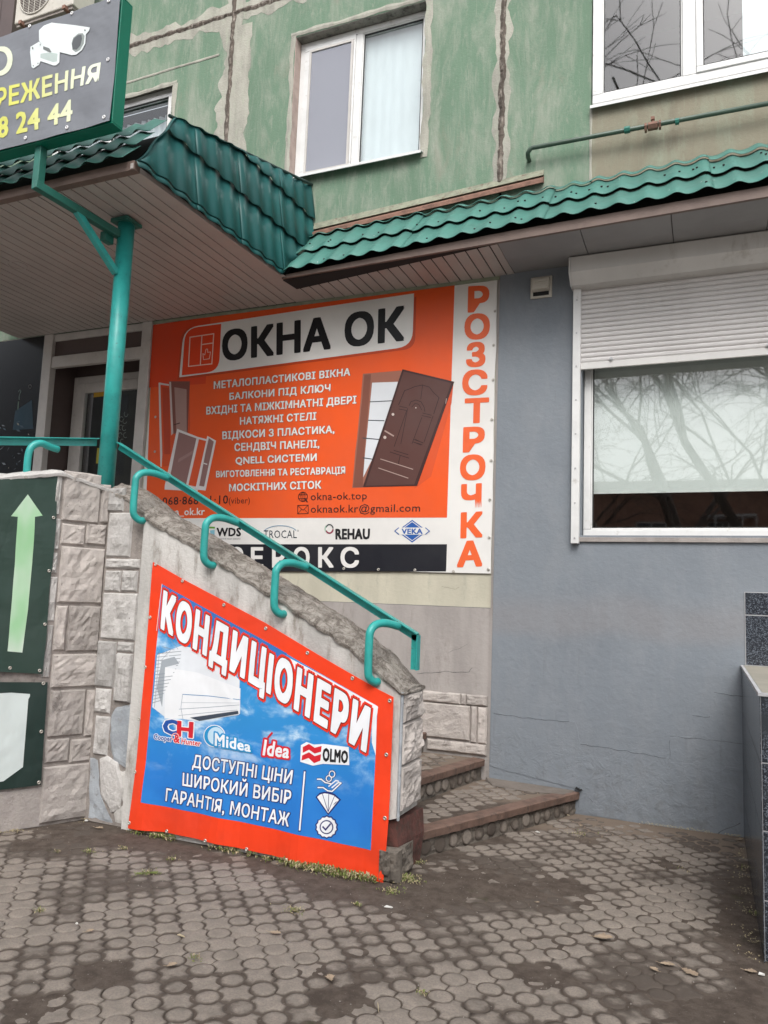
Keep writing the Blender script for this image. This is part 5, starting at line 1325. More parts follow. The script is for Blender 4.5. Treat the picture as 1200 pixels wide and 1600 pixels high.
poly(FB, [(631.5,581),(706,599),(648,757.5),(572,759.5)], I('#553732'), MBN, .0036, 'door_picture')
L = []
def T(p, q, w=1.0): L.extend(stroke([p, q], w))
arch = [px6(570,775),px6(600,765),px6(640,748),px6(690,738),px6(735,752),px6(765,790),px6(800,822)]
L += stroke(arch, .9); T(px6(570,775), px6(530,870)); T(px6(800,822), px6(765,930)); T(px6(690,740), px6(678,830), .8)
L += stroke([px6(600,875),px6(612,850),px6(645,838),px6(680,850),px6(700,885),px6(705,915)], .9)+stroke([px6(618,885),px6(640,860),px6(665,868),px6(685,905)], .8)
for p, q in (((535,880),(585,890)),((532,898),(582,908)),((690,925),(750,940)),((685,942),(745,955)),((583,910),(500,1150)),((685,955),(620,1130)),((640,1100),(690,1125)),((632,1120),(680,1140)),((590,895),(545,1130)),((760,945),(700,1120))): T(px6(*p), px6(*q), .8)
for p, q in (((583,97),(690,132)),((605,88),(685,112)),((640,120),(630,165)),((715,25),(770,45)),((712,40),(765,55))): T(px8(*p), px8(*q), .9)
strip_layers(FB, L, I('#2a1513'), MBN, .0042, 'door_picture')
strip_layers(FB, stroke([px8(530,137),px8(712,195)], 1.3)+stroke([px8(518,188),px8(685,245)], 1.3)+stroke([px6(845,860),px6(850,830)], 1.4)+stroke([px6(440,1045),px6(495,1078)], 2.2), I('#a48c84'), MBN, .0047, 'door_picture')
multi(FB, [circ(*px6(492,934),2.2,2.2,8), circ(*px6(438,1088),2.4,2.6,8), circ(*px6(645,890),1.1,1.1,8), circ(*px8(555,15),2,2,8)], I('#c2b4ac'), MBN, .0047, 'door_picture')
eyelets(FB, [(725,438),(776,434),(774,487),(772,540),(771,594),(769,656),(768,720),(766,781),(765,840),(763.5,890),(709,893),(649,891),(592,890),(538,888.5),(640,452),(560,463),(470,476),(390,486),(244,652),(243,706)], MBN, .013, .004)

# ---- air conditioner banner on the stair wall
ACB = empty('conditioner_banner', (-2.5, 4.03, .5), 'red bordered blue sky banner for air conditioners tied to the sloping stair wall', 'banner')
PB = Plane((0, FY-.022, 0), (1,0,0))
def abw(u, v):
    a = .008*noise.noise((u*1.5, v*1.7, 8.2))+.0035*noise.noise((u*5+v*3, v*4, 2.2))
    k = max(0, 1-(v+.0)/.45); a += .020*k*(math.sin(u*11)+.6*math.sin(u*23+1))*.5+.010*k
    return a+.008
PB.warp = abw; PB.cell = .05
RED = '#e8401c'
OUT = [(240,878),(287,905),(350,938),(415,973),(480,1012),(545,1050),(590,1076),(616,1089),(614,1140),(611,1210),(609,1275),(605,1340),(602,1379),(560,1372),(522,1359),(480,1350),(450,1341),(388,1327),(325,1313),(260,1300),(203,1293),(212,1220),(220,1130),(228,1040),(234,950)]
uvo = [PB.uv(*p) for p in OUT]; uvo = [(u, v) for u, v in uvo]
finish(PB, uvo, [tuple(range(len(uvo)))], 0, 'banner_sheet', I(RED, .8), ACB, .05, thick=.002)
def sky_print():
    t = NT('ink_cloudy_sky')
    sx = t.n('SeparateXYZ'); t.l(t.pos(), sx.inputs[0]); z = sx.outputs[2]
    n1 = t.noise(3.0, 9, .62, (1.0,1,1.7), dist=.35); n2 = t.noise(5, 3, .5)
    hi = t.mix(t.ramp(z, .25, 1.0), (.02,.20,.58), (.035,.27,.60))
    c = t.mix(t.ramp(z, .05, .75), (.022,.17,.55), hi)
    bandz = t.math('MULTIPLY', t.ramp(z, .33, .72), t.math('SUBTRACT', 1, t.math('MULTIPLY', t.ramp(z, 1.15, 1.6), .8)))
    m = t.math('MULTIPLY', t.ramp(n1, .46, .60), bandz)
    c = t.mix(m, c, t.mix(t.ramp(n1, .52, .70), (.30,.52,.75), (.78,.86,.92)))
    b2 = t.math('MULTIPLY', t.ramp(t.noise(1.6, 3, .5), .5, .8), .4); c = t.mix(b2, c, (.05,.36,.72))
    nm = t.bump(t.noise(2.2, 2, .4, dist=.8), .05, .3); nm = t.bump(t.noise(9, 2, .5, (1,1,.6)), .012, .3, nm)
    return t.done(c, .4, nm, 0, .4)
M['skyprint'] = sky_print()
GR_ = .05
poly(PB, [(255,913),(420,1005),(591,1103),(581,1327.5),(400,1288),(224,1252.5)], M['skyprint'], ACB, .0009, 'blue_field', GR_)
strip_layers(PB, stroke([(254.6,912.5),(246,985)], .8), I('#d0dae0'), ACB, .0012, 'edge_line')
poly(PB, [(255,913),(300,938),(400,993),(450,1021),(440,1036),(262,938),(257,960),(250.5,958)], I('#3572b8', .8), ACB, .0014, 'blue_band', GR_)
Wd = I('#e9ebee', .8)
multi(PB, [[(446,1024),(500,1052),(592,1104),(591,1113),(590,1118),(583,1113),(500,1068),(446,1036)], [(583,1113),(590,1117),(588,1180),(582,1160)]], Wd, ACB, .0017, 'white_frame', GR_)
NAV = I('#1c2266', .8); RO = I('#e2331c', .8)
# wall unit and fan grille picture
cv = lambda x, y: (200+x/2.727, 870+y/2.727)
poly(PB, [cv(130,418),cv(235,378),cv(365,405),cv(480,525),cv(478,672),cv(300,700),cv(240,690),cv(160,680),cv(108,640)], I('#dfe3e8', .8), ACB, .0020, 'unit_picture', GR_)
poly(PB, [cv(165,470),cv(300,492),cv(484,560),cv(482,668),cv(310,690),cv(160,688)], Wd, ACB, .0026, 'unit_picture', GR_)
fg = []
for k in range(15):
    y = 412+k*15; x0 = 133-k*1.8; fg += stroke([cv(x0,y), cv(x0+100-max(0,k-3)*6,y-10)], .9)
for k in range(6): fg += stroke([cv(140+k*16-0,408-k*3), cv(118+k*9,630-k*62 if k else 640)], .6)
strip_layers(PB, fg, I('#8a929c', .8), ACB, .0026, 'fan_grille_picture')
poly(PB, [cv(150,440),cv(205,425),cv(225,455),cv(165,470),cv(150,640),cv(128,560)], I('#a2a9b0', .8), ACB, .0023, 'fan_picture')
strip_layers(PB, stroke([cv(240,585),cv(350,592),cv(482,608)], 1.1), I('#5a8ab8', .8), ACB, .0033, 'unit_picture')
strip_layers(PB, stroke([cv(225,648),cv(350,640),cv(480,630)], .9)+stroke([cv(222,675),cv(350,662),cv(470,652)], .7)+stroke([cv(240,690),cv(232,640),cv(240,585)], .7)+stroke([cv(235,620),cv(480,622)], .5), I('#9aa4b0', .8), ACB, .0033, 'unit_picture')
poly(PB, [cv(270,684),cv(474,655),cv(476,668),cv(310,698)], I('#3c4654', .8), ACB, .0033, 'unit_picture')
text(PB, 'КОНДИЦlОНЕРИ', [(259.5,925.5),(578.5,1108),(571.5,1171),(255,980)], Wd, ACB, .0062, .055, outline=[(I('#6e1a12', .8), .022),(RO, .075)], grid=.08, sp=1.22)
for s, q in (('ДОСТУПНl ЦlНИ', [(304.5,1178.5),(458.6,1203.5),(456,1224.3),(302.5,1198)]), ('ШИРОКИЙ ВИБlР', [(288.3,1207),(457,1235),(455,1256),(287.3,1226.5)]), ('ГАРАНТlЯ, МОНТАЖ', [(262.3,1231),(455.2,1269.5),(453,1290),(260.3,1250.5)])):
    text(PB, s, q, Wd, ACB, .0036, .022, outline=(NAV, .055), grid=.08)
strip_layers(PB, stroke([(477,1205),(471.2,1296)], 4.2), NAV, ACB, .0020, 'divider'); strip_layers(PB, stroke([(476.9,1206),(471.3,1295)], 2.4), Wd, ACB, .0028, 'divider')
ic = stroke(circ(520,1209,4.4,5,10), 1.5, True)+stroke(circ(515,1216,4.2,4.6,10), 1.5, True)+stroke([(497,1217),(503,1217),(509,1222),(518,1224)], 2)+stroke([(498,1230),(506,1230),(513,1235),(520,1236),(534,1223),(530,1222),(520,1230)], 2)+stroke([(515,1228),(526,1219),(530,1220)], 1.8)
strip_layers(PB, [s_ for s_ in stroke([(497,1217),(503,1217),(509,1222),(518,1224)], 3.6)+stroke([(498,1230),(506,1230),(513,1235),(520,1236),(534,1223)], 3.6)+stroke(circ(520,1209,4.4,5,10), 3.2, True)+stroke(circ(515,1216,4.2,4.6,10), 3.2, True)], NAV, ACB, .0014, 'hand_icon')
strip_layers(PB, ic, Wd, ACB, .0024, 'hand_icon')
fan = [(514,1270),(496.5,1245),(501,1241),(508,1239),(515,1240),(523,1242.5),(531,1249)]
poly(PB, [(514,1273),(494,1245),(500,1238.5),(508,1236.5),(516,1237.5),(524,1240),(534,1249)], NAV, ACB, .0014, 'fan_icon'); poly(PB, fan, Wd, ACB, .0022, 'fan_icon')
strip_layers(PB, stroke([(514,1268),(505,1240)], .9)+stroke([(514,1268),(515,1240)], .9)+stroke([(514,1268),(524,1243)], .9)+stroke([(523,1256),(527,1252)], .9), NAV, ACB, .0030, 'fan_icon')
def gearp(cx_, cy_, r, k, n=14): return [(cx_+(r+(k if i % 2 else 0))*math.cos(PI*i/n), cy_+(r+(k if i % 2 else 0))*math.sin(PI*i/n)*1.02) for i in range(2*n)]
poly(PB, gearp(511.8,1291.5,16.6,1.6), NAV, ACB, .0014, 'check_icon'); poly(PB, gearp(511.8,1291.5,14.6,1.4), Wd, ACB, .0026, 'check_icon'); poly(PB, circ(511.8,1291.5,10.8,11), NAV, ACB, .0038, 'check_icon'); poly(PB, circ(511.8,1291.5,9,9.2), Wd, ACB, .0050, 'check_icon')
strip_layers(PB, stroke([(506.5,1291),(510.5,1295.5),(518,1286.5)], 2.4), NAV, ACB, .0064, 'check_icon')
BL, RD_ = I('#1d4f9e', .8), I('#cf2230', .8)
text(PB, 'C', [cv(160,688),cv(218,696),cv(216,756),cv(158,748)], BL, ACB, .0046, .06, outline=(Wd, .06)); text(PB, 'H', [cv(220,697),cv(282,702),cv(278,767),cv(218,760)], RD_, ACB, .0046, .06, outline=(Wd, .06))
strip_layers(PB, stroke(circ(*cv(208,765),5.4,5.4,12), 1.6, True), I('#e8a8a0', .8), ACB, .0052, 'logo_ring')
text(PB, 'Cooper', [cv(118,752),cv(195,764),cv(194,786),cv(117,775)], BL, ACB, .0046, .03, outline=(Wd, .10)); text(PB, 'Hunter', [cv(236,770),cv(316,782),cv(314,805),cv(234,794)], RD_, ACB, .0046, .03, outline=(Wd, .10)); text(PB, '&', [cv(204,752),cv(228,756),cv(226,792),cv(202,788)], RD_, ACB, .0056, .03, outline=(Wd, .06))
CY_ = I('#1a8fc9', .8)
poly(PB, circ(337,1149.5,17.2,17.6,24), Wd, ACB, .0030, 'ring_logo'); poly(PB, circ(337,1149.5,15.8,16.2,24), CY_, ACB, .0036, 'ring_logo'); poly(PB, circ(339.5,1149.5,12.8,14,24), I('#bfdcee', .8), ACB, .0042, 'ring_logo')
text(PB, 'Midea', [(339,1143.5),(393.5,1158),(392.8,1174),(338.5,1164)], Wd, ACB, .0062, .03, outline=(CY_, .11))
text(PB, 'Idea', [(413,1154),(452.5,1162),(451.5,1184),(412,1179)], Wd, ACB, .0046, .03, outline=(RD_, .12), shear=.15)
strip_layers(PB, stroke([(420,1152),(426,1145)], 3), RD_, ACB, .0046, 'accent_mark')
poly(PB, [(471,1164),(480,1159),(492,1163),(506,1162),(546,1167),(547,1195),(506,1193),(490,1196),(470,1190)], Wd, ACB, .0030, 'logo_field')
poly(PB, [(474,1167),(484,1162),(493,1168),(504,1165),(503,1174),(493,1177),(484,1171),(474,1176)], RD_, ACB, .0036, 'wave_logo'); poly(PB, [(473,1180),(484,1175),(493,1181),(503,1178),(502,1188),(492,1192),(483,1184),(472,1188)], RD_, ACB, .0036, 'wave_logo')
text(PB, 'OLMO', [(506.5,1167.5),(545,1172.5),(544,1191.5),(506,1188)], I('#17181c', .8), ACB, .0040, .045)
eyelets(PB, [cv(122,33),cv(236,103),cv(414,205),cv(590,305),cv(769,409),cv(960,517),cv(1119,612),cv(1104,842),cv(1100,1110),cv(98,258),cv(78,470),cv(53,690),cv(37,914),cv(16,1130),cv(169,1168),cv(340,1205),cv(512,1243),cv(683,1286),cv(878,1332)], ACB, .0115, .004)

# ---- arrow banners on the ramp wall
AB = empty('arrow_banner', (-4.1, 3.5, 1.5), 'dark green banner with a pale green upward arrow on the ramp wall', 'banner')
PA = Plane(W2P.p0, W2P.u)
PA.warp = lambda u, v: .030+.010*noise.noise((u*3.1+v*2.0, v*1.3-u*1.5, 4.4))+.006*noise.noise((u*6+v*5, v*3, 1.4))
GD, GD2 = '#2c4038', '#20322d'
ou = [(-.394,2.235),(-.378,1.90),(-.385,1.5),(-.380,1.2),(-.385,.955),(-.63,.975),(-1.1,.99),(-1.6,1.0),(-1.6,2.05),(-1.1,2.10),(-.738,2.165),(-.55,2.205)]
finish(PA, ou, [tuple(range(len(ou)))], 0, 'banner_sheet', I(GD, .9), AB, .04, thick=.002)
def arrow_ink():
    t = NT('ink_pale_green'); nz = t.ramp(t.noise(2.6, 3, .5, (1,1,.5)), .38, .62); c = t.mix(nz, (.62,.68,.62), (.30,.55,.30))
    return t.done(c, .45, None, 0, .3)
M['arrow'] = arrow_ink()
poly(PA, [(41,773),(64,806),(52,808),(48,880),(41,950),(32,1019),(9,1017),(15,950),(21,880),(25,808),(14.5,807)], M['arrow'], AB, .0016, 'arrow_print', .04)
eyelets(PA, [(38,746),(81,809),(74,892),(67,975),(59,1047),(13,1043)], AB, .011, .004)
LB = empty('lower_banner', (-4.1, 3.5, .6), 'dark green banner with a white clipped shape below the arrow banner', 'banner')
ou = [(-.344,.900),(-.338,.6),(-.332,.262),(-.566,.262),(-1.1,.27),(-1.6,.28),(-1.6,.93),(-1.1,.925),(-.62,.912)]
PL2 = Plane(W2P.p0, W2P.u); PL2.warp = lambda u, v: .026+.009*noise.noise((u*3.3-v*2.0, v*2.3+u, 9.4))
finish(PL2, ou, [tuple(range(len(ou)))], 0, 'banner_sheet', I(GD2, .9), LB, .04, thick=.002)
wl = [(-.66,.845),(-.56,.845),(-.447,.832),(-.447,.815),(-.455,.80),(-.452,.385),(-.56,.312),(-1.0,.30),(-1.0,.80)]
finish(PL2, wl, [tuple(range(len(wl)))], .0016, 'white_print', I('#c9d2cf', .9), LB, .04)
eyelets(PL2, [(65.5,1067),(62,1142),(58,1221)], LB, .012, .004)

# ---- camera sign
SG = empty('camera_sign', (-3.9, 3.46, 4.4), 'green framed box sign with grey banner showing a white security camera', 'sign')
YS = 3.44
br, tr_ = at(175,192,Y=YS), at(178,-2,Y=YS)
sx1 = br.x; z0, z1 = br.z, tr_.z; dep = .095
b = MB(); f = .022
b.box(-5.9,sx1,YS,YS+dep,z0,z0+.012); b.box(-5.9,sx1,YS,YS+dep,z1-.012,z1); b.box(sx1-.012,sx1,YS,YS+dep,z0+.012,z1-.012)
b.build('sign_frame', M['signgreen'], SG, bevel=.003)
boxo('back_panel', M['signgreen'], SG, -5.9, sx1-.012, YS+dep-.006, YS+dep, z0+.012, z1-.012)
boxo('inner_tray', M['signgreen'], SG, -5.9, sx1-.012, YS+.006, YS+.02, z0+.012, z1-.012)
PS_ = Plane((0, YS-.002, 0), (1,0,0))
def sgw(u, v):
    return .010+.010*noise.noise((u*3.2+v*2.6, v*2.2-u*2.4, 6.1))+.006*abs(noise.noise((u*2+v*6, v*2, 1.1)))
PS_.warp = sgw; PS_.cell = .03
finish(PS_, [(-5.9,z0+.006),(sx1-.006,z0+.006),(sx1-.006,z1-.006),(-5.9,z1-.006)], [(0,1,2,3)], 0, 'banner_sheet', I('#777a80', 1.0), SG, .03, thick=.002)
c6 = lambda x, y: (x/6, y/6)
YL = '#d9d98a'
text(PS_, 'О', [c6(-95,470),c6(122,440),c6(122,700),c6(-95,735)], I('#d6dcc4', 1.0), SG, .0025, .03, grid=.04)
def grad_yellow():
    t = NT('ink_yellow_to_white'); sx = t.n('SeparateXYZ'); t.l(t.pos(), sx.inputs[0]); c = t.mix(t.ramp(sx.outputs[0], -4.25, -3.55), (.62,.62,.14), (.72,.76,.62))
    return t.done(c, .45, None, 0, .3)
M['yellowink'] = grad_yellow()
text(PS_, 'ЗБЕ', [c6(-470,975),c6(-30,865),c6(-35,1065),c6(-470,1180)], M['yellowink'], SG, .0025, .03, grid=.04)
text(PS_, 'РЕЖЕННЯ', [c6(-12,855),c6(948,598),c6(935,775),c6(-12,1035)], M['yellowink'], SG, .0025, .03, grid=.04)
text(PS_, '68 24 44', [c6(-105,1140),c6(690,938),c6(682,1135),c6(-105,1330)], M['yellowink'], SG, .0025, .035, grid=.04)
CW, CG = I('#dfe6e6', 1.0), I('#b3c0bc', 1.0)
poly(PS_, [c6(385,300),c6(430,255),c6(500,226),c6(640,240),c6(858,272),c6(848,300),c6(820,335),c6(812,420),c6(780,480),c6(730,525),c6(690,532),c6(575,505),c6(440,465),c6(385,400)], CW, SG, .0045, 'camera_picture', .04)
poly(PS_, [c6(690,420),c6(705,370),c6(750,330),c6(790,325),c6(808,350),c6(800,420),c6(765,480),c6(725,505),c6(695,480)], I('#8f9794', 1.0), SG, .0052, 'camera_picture'); poly(PS_, [c6(694,430),c6(708,380),c6(748,345),c6(780,340),c6(785,380),c6(770,440),c6(735,480),c6(702,478)], I('#55595c', 1.0), SG, .0058, 'camera_picture')
poly(PS_, [c6(300,450),c6(385,405),c6(420,440),c6(580,500),c6(575,600),c6(545,628),c6(520,630),c6(400,590),c6(385,625),c6(330,655),c6(312,640),c6(295,500)], CW, SG, .0038, 'camera_picture', .04)
poly(PS_, [c6(425,450),c6(480,468),c6(505,505),c6(490,512),c6(425,478)], I('#6e7372', 1.0), SG, .0050, 'camera_picture'); poly(PS_, [c6(400,520),c6(500,510),c6(560,520),c6(555,590),c6(520,600),c6(400,560)], CG, SG, .0044, 'camera_picture')
multi(PS_, [circ(*c6(322,465),1.2,2,8),circ(*c6(398,435),.7,1.4,8),circ(*c6(332,632),1,.9,8),circ(*c6(378,612),1,.9,8),circ(*c6(812,298),1.4,1.2,8)], I('#6b7472', 1.0), SG, .0062, 'camera_picture')
eyelets(PS_, [c6(295,260),c6(688,135),c6(1037,25),c6(1022,566),c6(993,1112),c6(641,1205),c6(252,1302)], SG, .0135, .004, I('#dcdcdc', 1.0))

# ================================================================== weeds, leaves, litter
def leafblade(mb, base, d, L, w_, mi):
    d = Vector(d).normalized(); s = d.cross(Vector((0,0,1)));
    if s.length < .01: s = Vector((1,0,0))
    s.normalize(); b0 = Vector(base); m1 = b0+d*L*.55+Vector((0,0,.004)); t = b0+d*L
    mb.m = mi; mb.face([b0, m1-s*w_, t, m1+s*w_]); mb.m = 0
mb = MB()
def base_line(t):                                # foot of the banner
    p = at(205+400*t, 1296+82*t, Z=0); return Vector((p.x, p.y-.02, 0))
for k in range(5200):
    t = random.random()
    dens = .10+.9*math.exp(-((t-.78)/.17)**2)+.45*math.exp(-((t-.12)/.05)**2)+.25*math.exp(-((t-.4)/.05)**2)
    if noise.noise((t*28, 1.1, 0))*.6+.5 > dens+.25 or random.random() > dens+.05: continue
    c = base_line(t)+Vector((random.gauss(0,.012), -abs(random.gauss(0,.034)), 0))
    an = random.uniform(0, 2*PI); el_ = random.uniform(.2, 1.3)
    leafblade(mb, c+Vector((0,0,random.uniform(.0,.022))), (math.cos(an)*math.cos(el_), math.sin(an)*math.cos(el_), math.sin(el_)), random.uniform(.008,.026), random.uniform(.0025,.006), 0 if random.random() < .55 else 1)
for (px_, py_, r, n) in [(628,1374,.09,900),(612,1395,.06,160),(90,1333,.02,30),(62,1426,.03,60),(140,1333,.06,70),(192,1328,.04,40),(232,1366,.06,50),(460,1425,.06,130),(558,1416,.022,60),(270,1345,.05,60),(210,1301,.05,90),(655,1350,.05,60),(905,1305,.12,40),(1185,1430,.05,120),(1180,1360,.06,100),(662,1556,.03,40),(303,1500,.03,40),(1060,1360,.1,20)]:
    c = at(px_, py_, Z=0)
    for k in range(n):
        a = random.uniform(0, 2*PI); q = random.gauss(0, r*.6); p = Vector((c.x+math.cos(a)*q, c.y+math.sin(a)*q*.7, random.uniform(0,.012))); an = random.uniform(0,2*PI); el_ = random.uniform(.1,1.2)
        leafblade(mb, p, (math.cos(an)*math.cos(el_), math.sin(an)*math.cos(el_), math.sin(el_)), random.uniform(.005,.018), random.uniform(.0018,.004), 0 if random.random() < .45 else 1)
for k in range(900):                             # litter and dry stalks gathered along the foot of the walls
    if k % 3 == 0: c = Vector((random.uniform(-.85,.2), D-.05-abs(random.gauss(0,.03)), 0))
    elif k % 3 == 1: c = Vector((.20-abs(random.gauss(0,.04)), random.uniform(3.9,5.95), 0))
    else: c = W2P.pt(-random.uniform(0,.7), 0, .02+abs(random.gauss(0,.03)))
    if noise.noise((c.x*6, c.y*6, 3.3)) < -.02: continue
    an = random.uniform(0,2*PI); leafblade(mb, c+Vector((0,0,random.uniform(.004,.012))), (math.cos(an), math.sin(an), random.uniform(0,.3)), random.uniform(.006,.022), random.uniform(.0015,.004), 1)
wo = mb.build('weeds', [M['weed'], M['weeddry']]); tag(wo, 'low green and dry weeds growing along the foot of the red banner', 'weeds', kind='stuff')
# moss line in a joint and crumbs of grit
mb = MB()
for k in range(1500):
    x = random.uniform(-4.3, .3); y = random.uniform(2.0, 6.0)
    if footprint(x, y): continue
    r = random.uniform(.001, .0035); z = soil_h(x, y)+.006; mb.add([(x+r,y,z),(x-r*.5,y+r,z),(x-r*.6,y-r,z),(x,y,z+r*1.2)], [(0,1,3),(1,2,3),(2,0,3),(0,2,1)])
gr = mb.build('grit', simple('pale_grit', (.30,.27,.24), .9, .5, scale=50)); tag(gr, 'scattered pale grit and crumbs on the paving', 'grit', kind='stuff')
mb = MB()
for k in range(160):
    t = random.random(); p = at(213+58*t+0, 1483-4*t, Z=0) if False else at(427/2+70*t/2*2*.5+0, 1250+233/2-2*t, Z=0); leafblade(mb, (p.x+random.gauss(0,.01), p.y+random.gauss(0,.008), .0), (random.gauss(0,1),random.gauss(0,1),.7), .009, .0025, 0)
mo = mb.build('moss', M['weed']); tag(mo, 'bright green moss strip in a paving joint left of the red banner', 'moss', kind='stuff')
def dry_leaf(px_, py_, L, rot, label, m=M['leaf'], curl=.14, name='dry_leaf', cat='leaf'):
    c = at(px_, py_, Z=.006); n = 9; mb = MB(); o = []
    shape = [(0,0),(.12,.17),(.22,.13),(.34,.33),(.45,.24),(.6,.36),(.68,.22),(.84,.2),(1,0)]
    for i, (a, w_) in enumerate(shape):
        for s in (1, 0, -1):
            ww = w_*(1+.25*random.uniform(-1,1))*s; x = (a-.5)*L; y = ww*L
            mb.v.append((c.x+x*math.cos(rot)-y*math.sin(rot), c.y+x*math.sin(rot)+y*math.cos(rot), .006+abs(ww)*L*curl+.12*L*a*a*curl*2+(.002 if s else 0)))
    for i in range(len(shape)-1):
        for k in (0, 1): mb.f.append((i*3+k, (i+1)*3+k, (i+1)*3+k+1, i*3+k+1)); mb.fm.append(0)
    e = Vector((c.x-L*.5*math.cos(rot), c.y-L*.5*math.sin(rot), .008)); mb.tube([e, e-Vector((math.cos(rot)*L*.3, math.sin(rot)*L*.3, -.004))], .0009, 4)
    o = mb.build(name, m); so = o.modifiers.new('t', 'SOLIDIFY'); so.thickness = .0008
    tag(o, label, cat, 'dry leaves fallen on the paving' if cat == 'leaf' else None)
for a in [(943,1465,.085,.3,'large pale dry leaf on the round pavers right of centre'),(1078,1520,.08,-.7,'curled dry leaf on bare soil near the granite parapet'),(1043,1507,.06,.1,'dark folded leaf just left of the curled leaf near the parapet'),(1022,1515,.045,2.5,'small dark leaf sliver left of the folded leaf'),(269,1508,.045,1.0,'small tan leaf on the paving at lower left of the photo'),(430,1458,.055,.2,'orange brown leaf below the middle of the red banner'),(516,1528,.05,2.2,'pale torn leaf at the bottom centre of the paving'),(1173,1518,.05,0,'pale leaf scrap at the foot of the granite parapet'),(840,1410,.02,.5,'tiny reddish leaf on the paving in front of the steps'),(908,1290,.035,1.4,'brown leaf lying near the end of the lowest step'),(155,1294,.06,.1,'brown leaf scrap at the foot of the stone cladding'),(1155,1312,.05,.7,'dark brown leaf in the corner of grey wall and parapet'),(140,1455,.04,1.2,'small curled leaf on pavers at far left')]:
    dry_leaf(*a)
def scrap(px_, py_, w_, h_, rot, label, m=M['paperbit'], name='paper_scrap', cat='litter'):
    c = at(px_, py_, Z=.008); pts = [(-w_,-h_*.6),(w_*.7,-h_),(w_,h_*.5),(-w_*.5,h_)]; mb = MB()
    P = [(c.x+x*math.cos(rot)-y*math.sin(rot), c.y+x*math.sin(rot)+y*math.cos(rot)) for x, y in pts]
    mb.prism([(x,y,.006) for x, y in P], [(x,y,.009+.004*(i % 2)) for i, (x, y) in enumerate(P)]); tag(mb.build(name, m), label, cat)
scrap(135,1282,.012,.008,.6,'small white scrap at the foot of the stone cladding'); scrap(840,1300,.016,.006,-.4,'white scrap on dark soil in front of the lowest step'); scrap(607,1417,.022,.007,.2,'white scrap below the right corner of the red banner')
scrap(880,1272,.05,.004,-.15,'long yellow straw piece near the end of the lowest step',M['straw'],'straw','straw'); scrap(852,1275,.014,.007,.3,'small dark and white scrap beside the straw'); scrap(591,1574,.035,.002,-1.1,'thin dry stick at the bottom centre of the paving',M['straw'],'stick','stick')
scrap(283,1462,.022,.002,-.1,'thin pale stick on the pavers at lower left',M['straw'],'stick','stick'); scrap(120,1443,.006,.004,.1,'tiny white pebble on a round paver at lower left',M['paperbit'],'pebble','pebble'); scrap(1190,1522,.014,.008,.2,'white scrap at the foot of the granite parapet front')
# debris wedged at the wall end of the lowest step
b = MB()
for k in range(14): c = Vector((-.90+random.gauss(0,.014), 5.97+random.gauss(0,.01), .165+random.uniform(0,.02))); r = random.uniform(.006,.014); b.add([(c.x+r,c.y,c.z),(c.x-r,c.y+r*.5,c.z),(c.x,c.y-r,c.z),(c.x,c.y,c.z+r)], [(0,1,3),(1,2,3),(2,0,3),(0,2,1)])
o = b.build('step_debris', M['dark']); tag(o, 'dark crumbs wedged where the lowest step meets the grey wall', 'debris', kind='stuff')

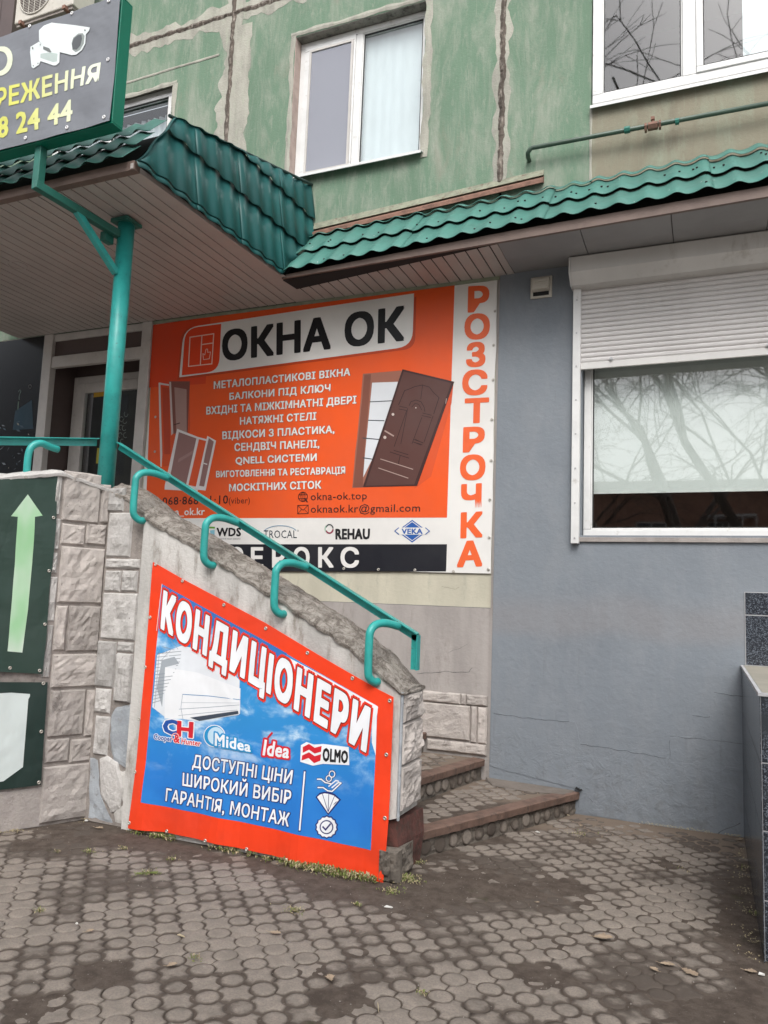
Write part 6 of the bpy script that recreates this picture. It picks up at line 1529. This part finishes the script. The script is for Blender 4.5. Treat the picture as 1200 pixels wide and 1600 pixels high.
# ================================================================== what the windows mirror: bare trees and the house across the yard
PBH = empty('added_reflection_block', (-30,-22,0), 'added unseen dark grey block at the left, mirrored by the shop door glass', 'building')  # unseen block added so the door glass mirrors a dark wall, not sky
boxo('wall', simple('grey_panel_wall', (.13,.125,.12), .9, .5, scale=1), PBH, -60, -15, -30, -20, 0, 17)
for i in range(14):
    for j in range(5): boxo('window', M['granite'], PBH, -58+i*3, -56.4+i*3, -20, -19.97, 1.6+j*3.1, 3.0+j*3.1)
def bare_tree(name, x, y, h, seed, label, lean=(0,0), spread=.75):
    rnd = random.Random(seed); root = empty(name, (x,y,0), label, 'tree', 'bare trees across the yard')
    tr = MB(); cr = MB(); tw = MB()
    def grow(mb, p, d, L, r, dep):
        pts = [p]; q = p; n = 4 if dep < 3 else 3
        for i in range(n):
            d = (d+Vector((rnd.gauss(0,.13),rnd.gauss(0,.13),rnd.gauss(0,.10)+(.04 if dep < 4 else -.12)))).normalized(); q = q+d*L/n; pts.append(q)
            if q.y > -1.0: break
        n = len(pts)-1; rs = [r*(1-.35*i/n) for i in range(n+1)]; mb.tube(pts, rs, 7 if dep < 2 else 4 if dep < 4 else 3, False)
        if dep >= 6 or pts[-1].y > -1.0: return
        for k in range(3):
            az_ = rnd.uniform(0, 2*PI); sp2 = spread*rnd.uniform(.6,1.2)
            nd = (d+Vector((math.cos(az_)*sp2, math.sin(az_)*sp2, rnd.uniform(-.25,.35)))).normalized(); i = n if k == 0 else rnd.randint(max(1,n-2), max(1,n))
            grow(cr if dep < 3 else tw, pts[i], nd, L*rnd.uniform(.62,.86), max(.006, r*.58), dep+1)
    grow(tr, Vector((x,y,0)), Vector((lean[0],lean[1],1)).normalized(), h*.26, h*.010, 0)
    tr.build('trunk', M['bark'], root); cr.build('limbs', M['bark'], root); tw.build('twigs', M['bark'], root)
bare_tree('bare_tree', 1.9, -4.2, 12, 3, 'large bare tree in the yard facing the right window', (-.1,.12), .8)
bare_tree('bare_tree', 1.0, -5.4, 19, 8, 'tallest bare tree nearest the shop with crossing branches', (-.04,.10), .75)
bare_tree('bare_tree', -.8, -8.5, 17, 15, 'bare tree standing furthest back in the yard near the middle', (.05,.05), .8)
bare_tree('bare_tree', 4.8, -5.0, 14, 5, 'slender bare tree with drooping twigs beside the large one', (-.22,.10), .85)
bare_tree('bare_tree', 6.5, -5.5, 13, 11, 'bare tree further right in the yard', (-.15,.1), .8)
bare_tree('bare_tree', -3.5, -7.5, 11, 21, 'bare tree on the left side of the yard', (.1,.1), .7)
HB = empty('brick_house', (4, -24, 0), 'red brick house with white glazed balconies across the yard', 'building')
boxo('wall', M['brick2'], HB, -14, 26, -30, -24, 0, 7.0); boxo('roof', M['mortar'], HB, -14.4, 26.4, -30.4, -23.6, 7.0, 7.3)
for i in range(13):
    for j in range(2):
        x = -12+i*3; z = 1.2+j*2.9
        if i % 3 == 1:
            b = MB(); b.box(x-.2,x+1.9,-24,-22.9,z-.9,z+.1); b.box(x-.2,x+1.9,-24,-22.95,z+1.5,z+1.6); b.build('balcony', M['pvc'], HB)
            b = MB(); [b.box(x-.2+k*.52,x-.15+k*.52,-22.98,-22.92,z+.1,z+1.5) for k in range(5)]; b.build('balcony_frame', M['pvc'], HB)
        b = MB(); b.box(x,x+1.3,-24,-23.95,z,z+.06); b.box(x,x+1.3,-24,-23.95,z+1.34,z+1.4); b.box(x,x+.06,-24,-23.95,z,z+1.4); b.box(x+1.24,x+1.3,-24,-23.95,z,z+1.4); b.box(x+.62,x+.68,-24,-23.95,z,z+1.4); f_ = b.build('window_frame', M['pvc'], HB)
        boxo('pane', M['granite'], f_, x+.06, x+1.24, -24, -23.97, z+.06, z+1.34)
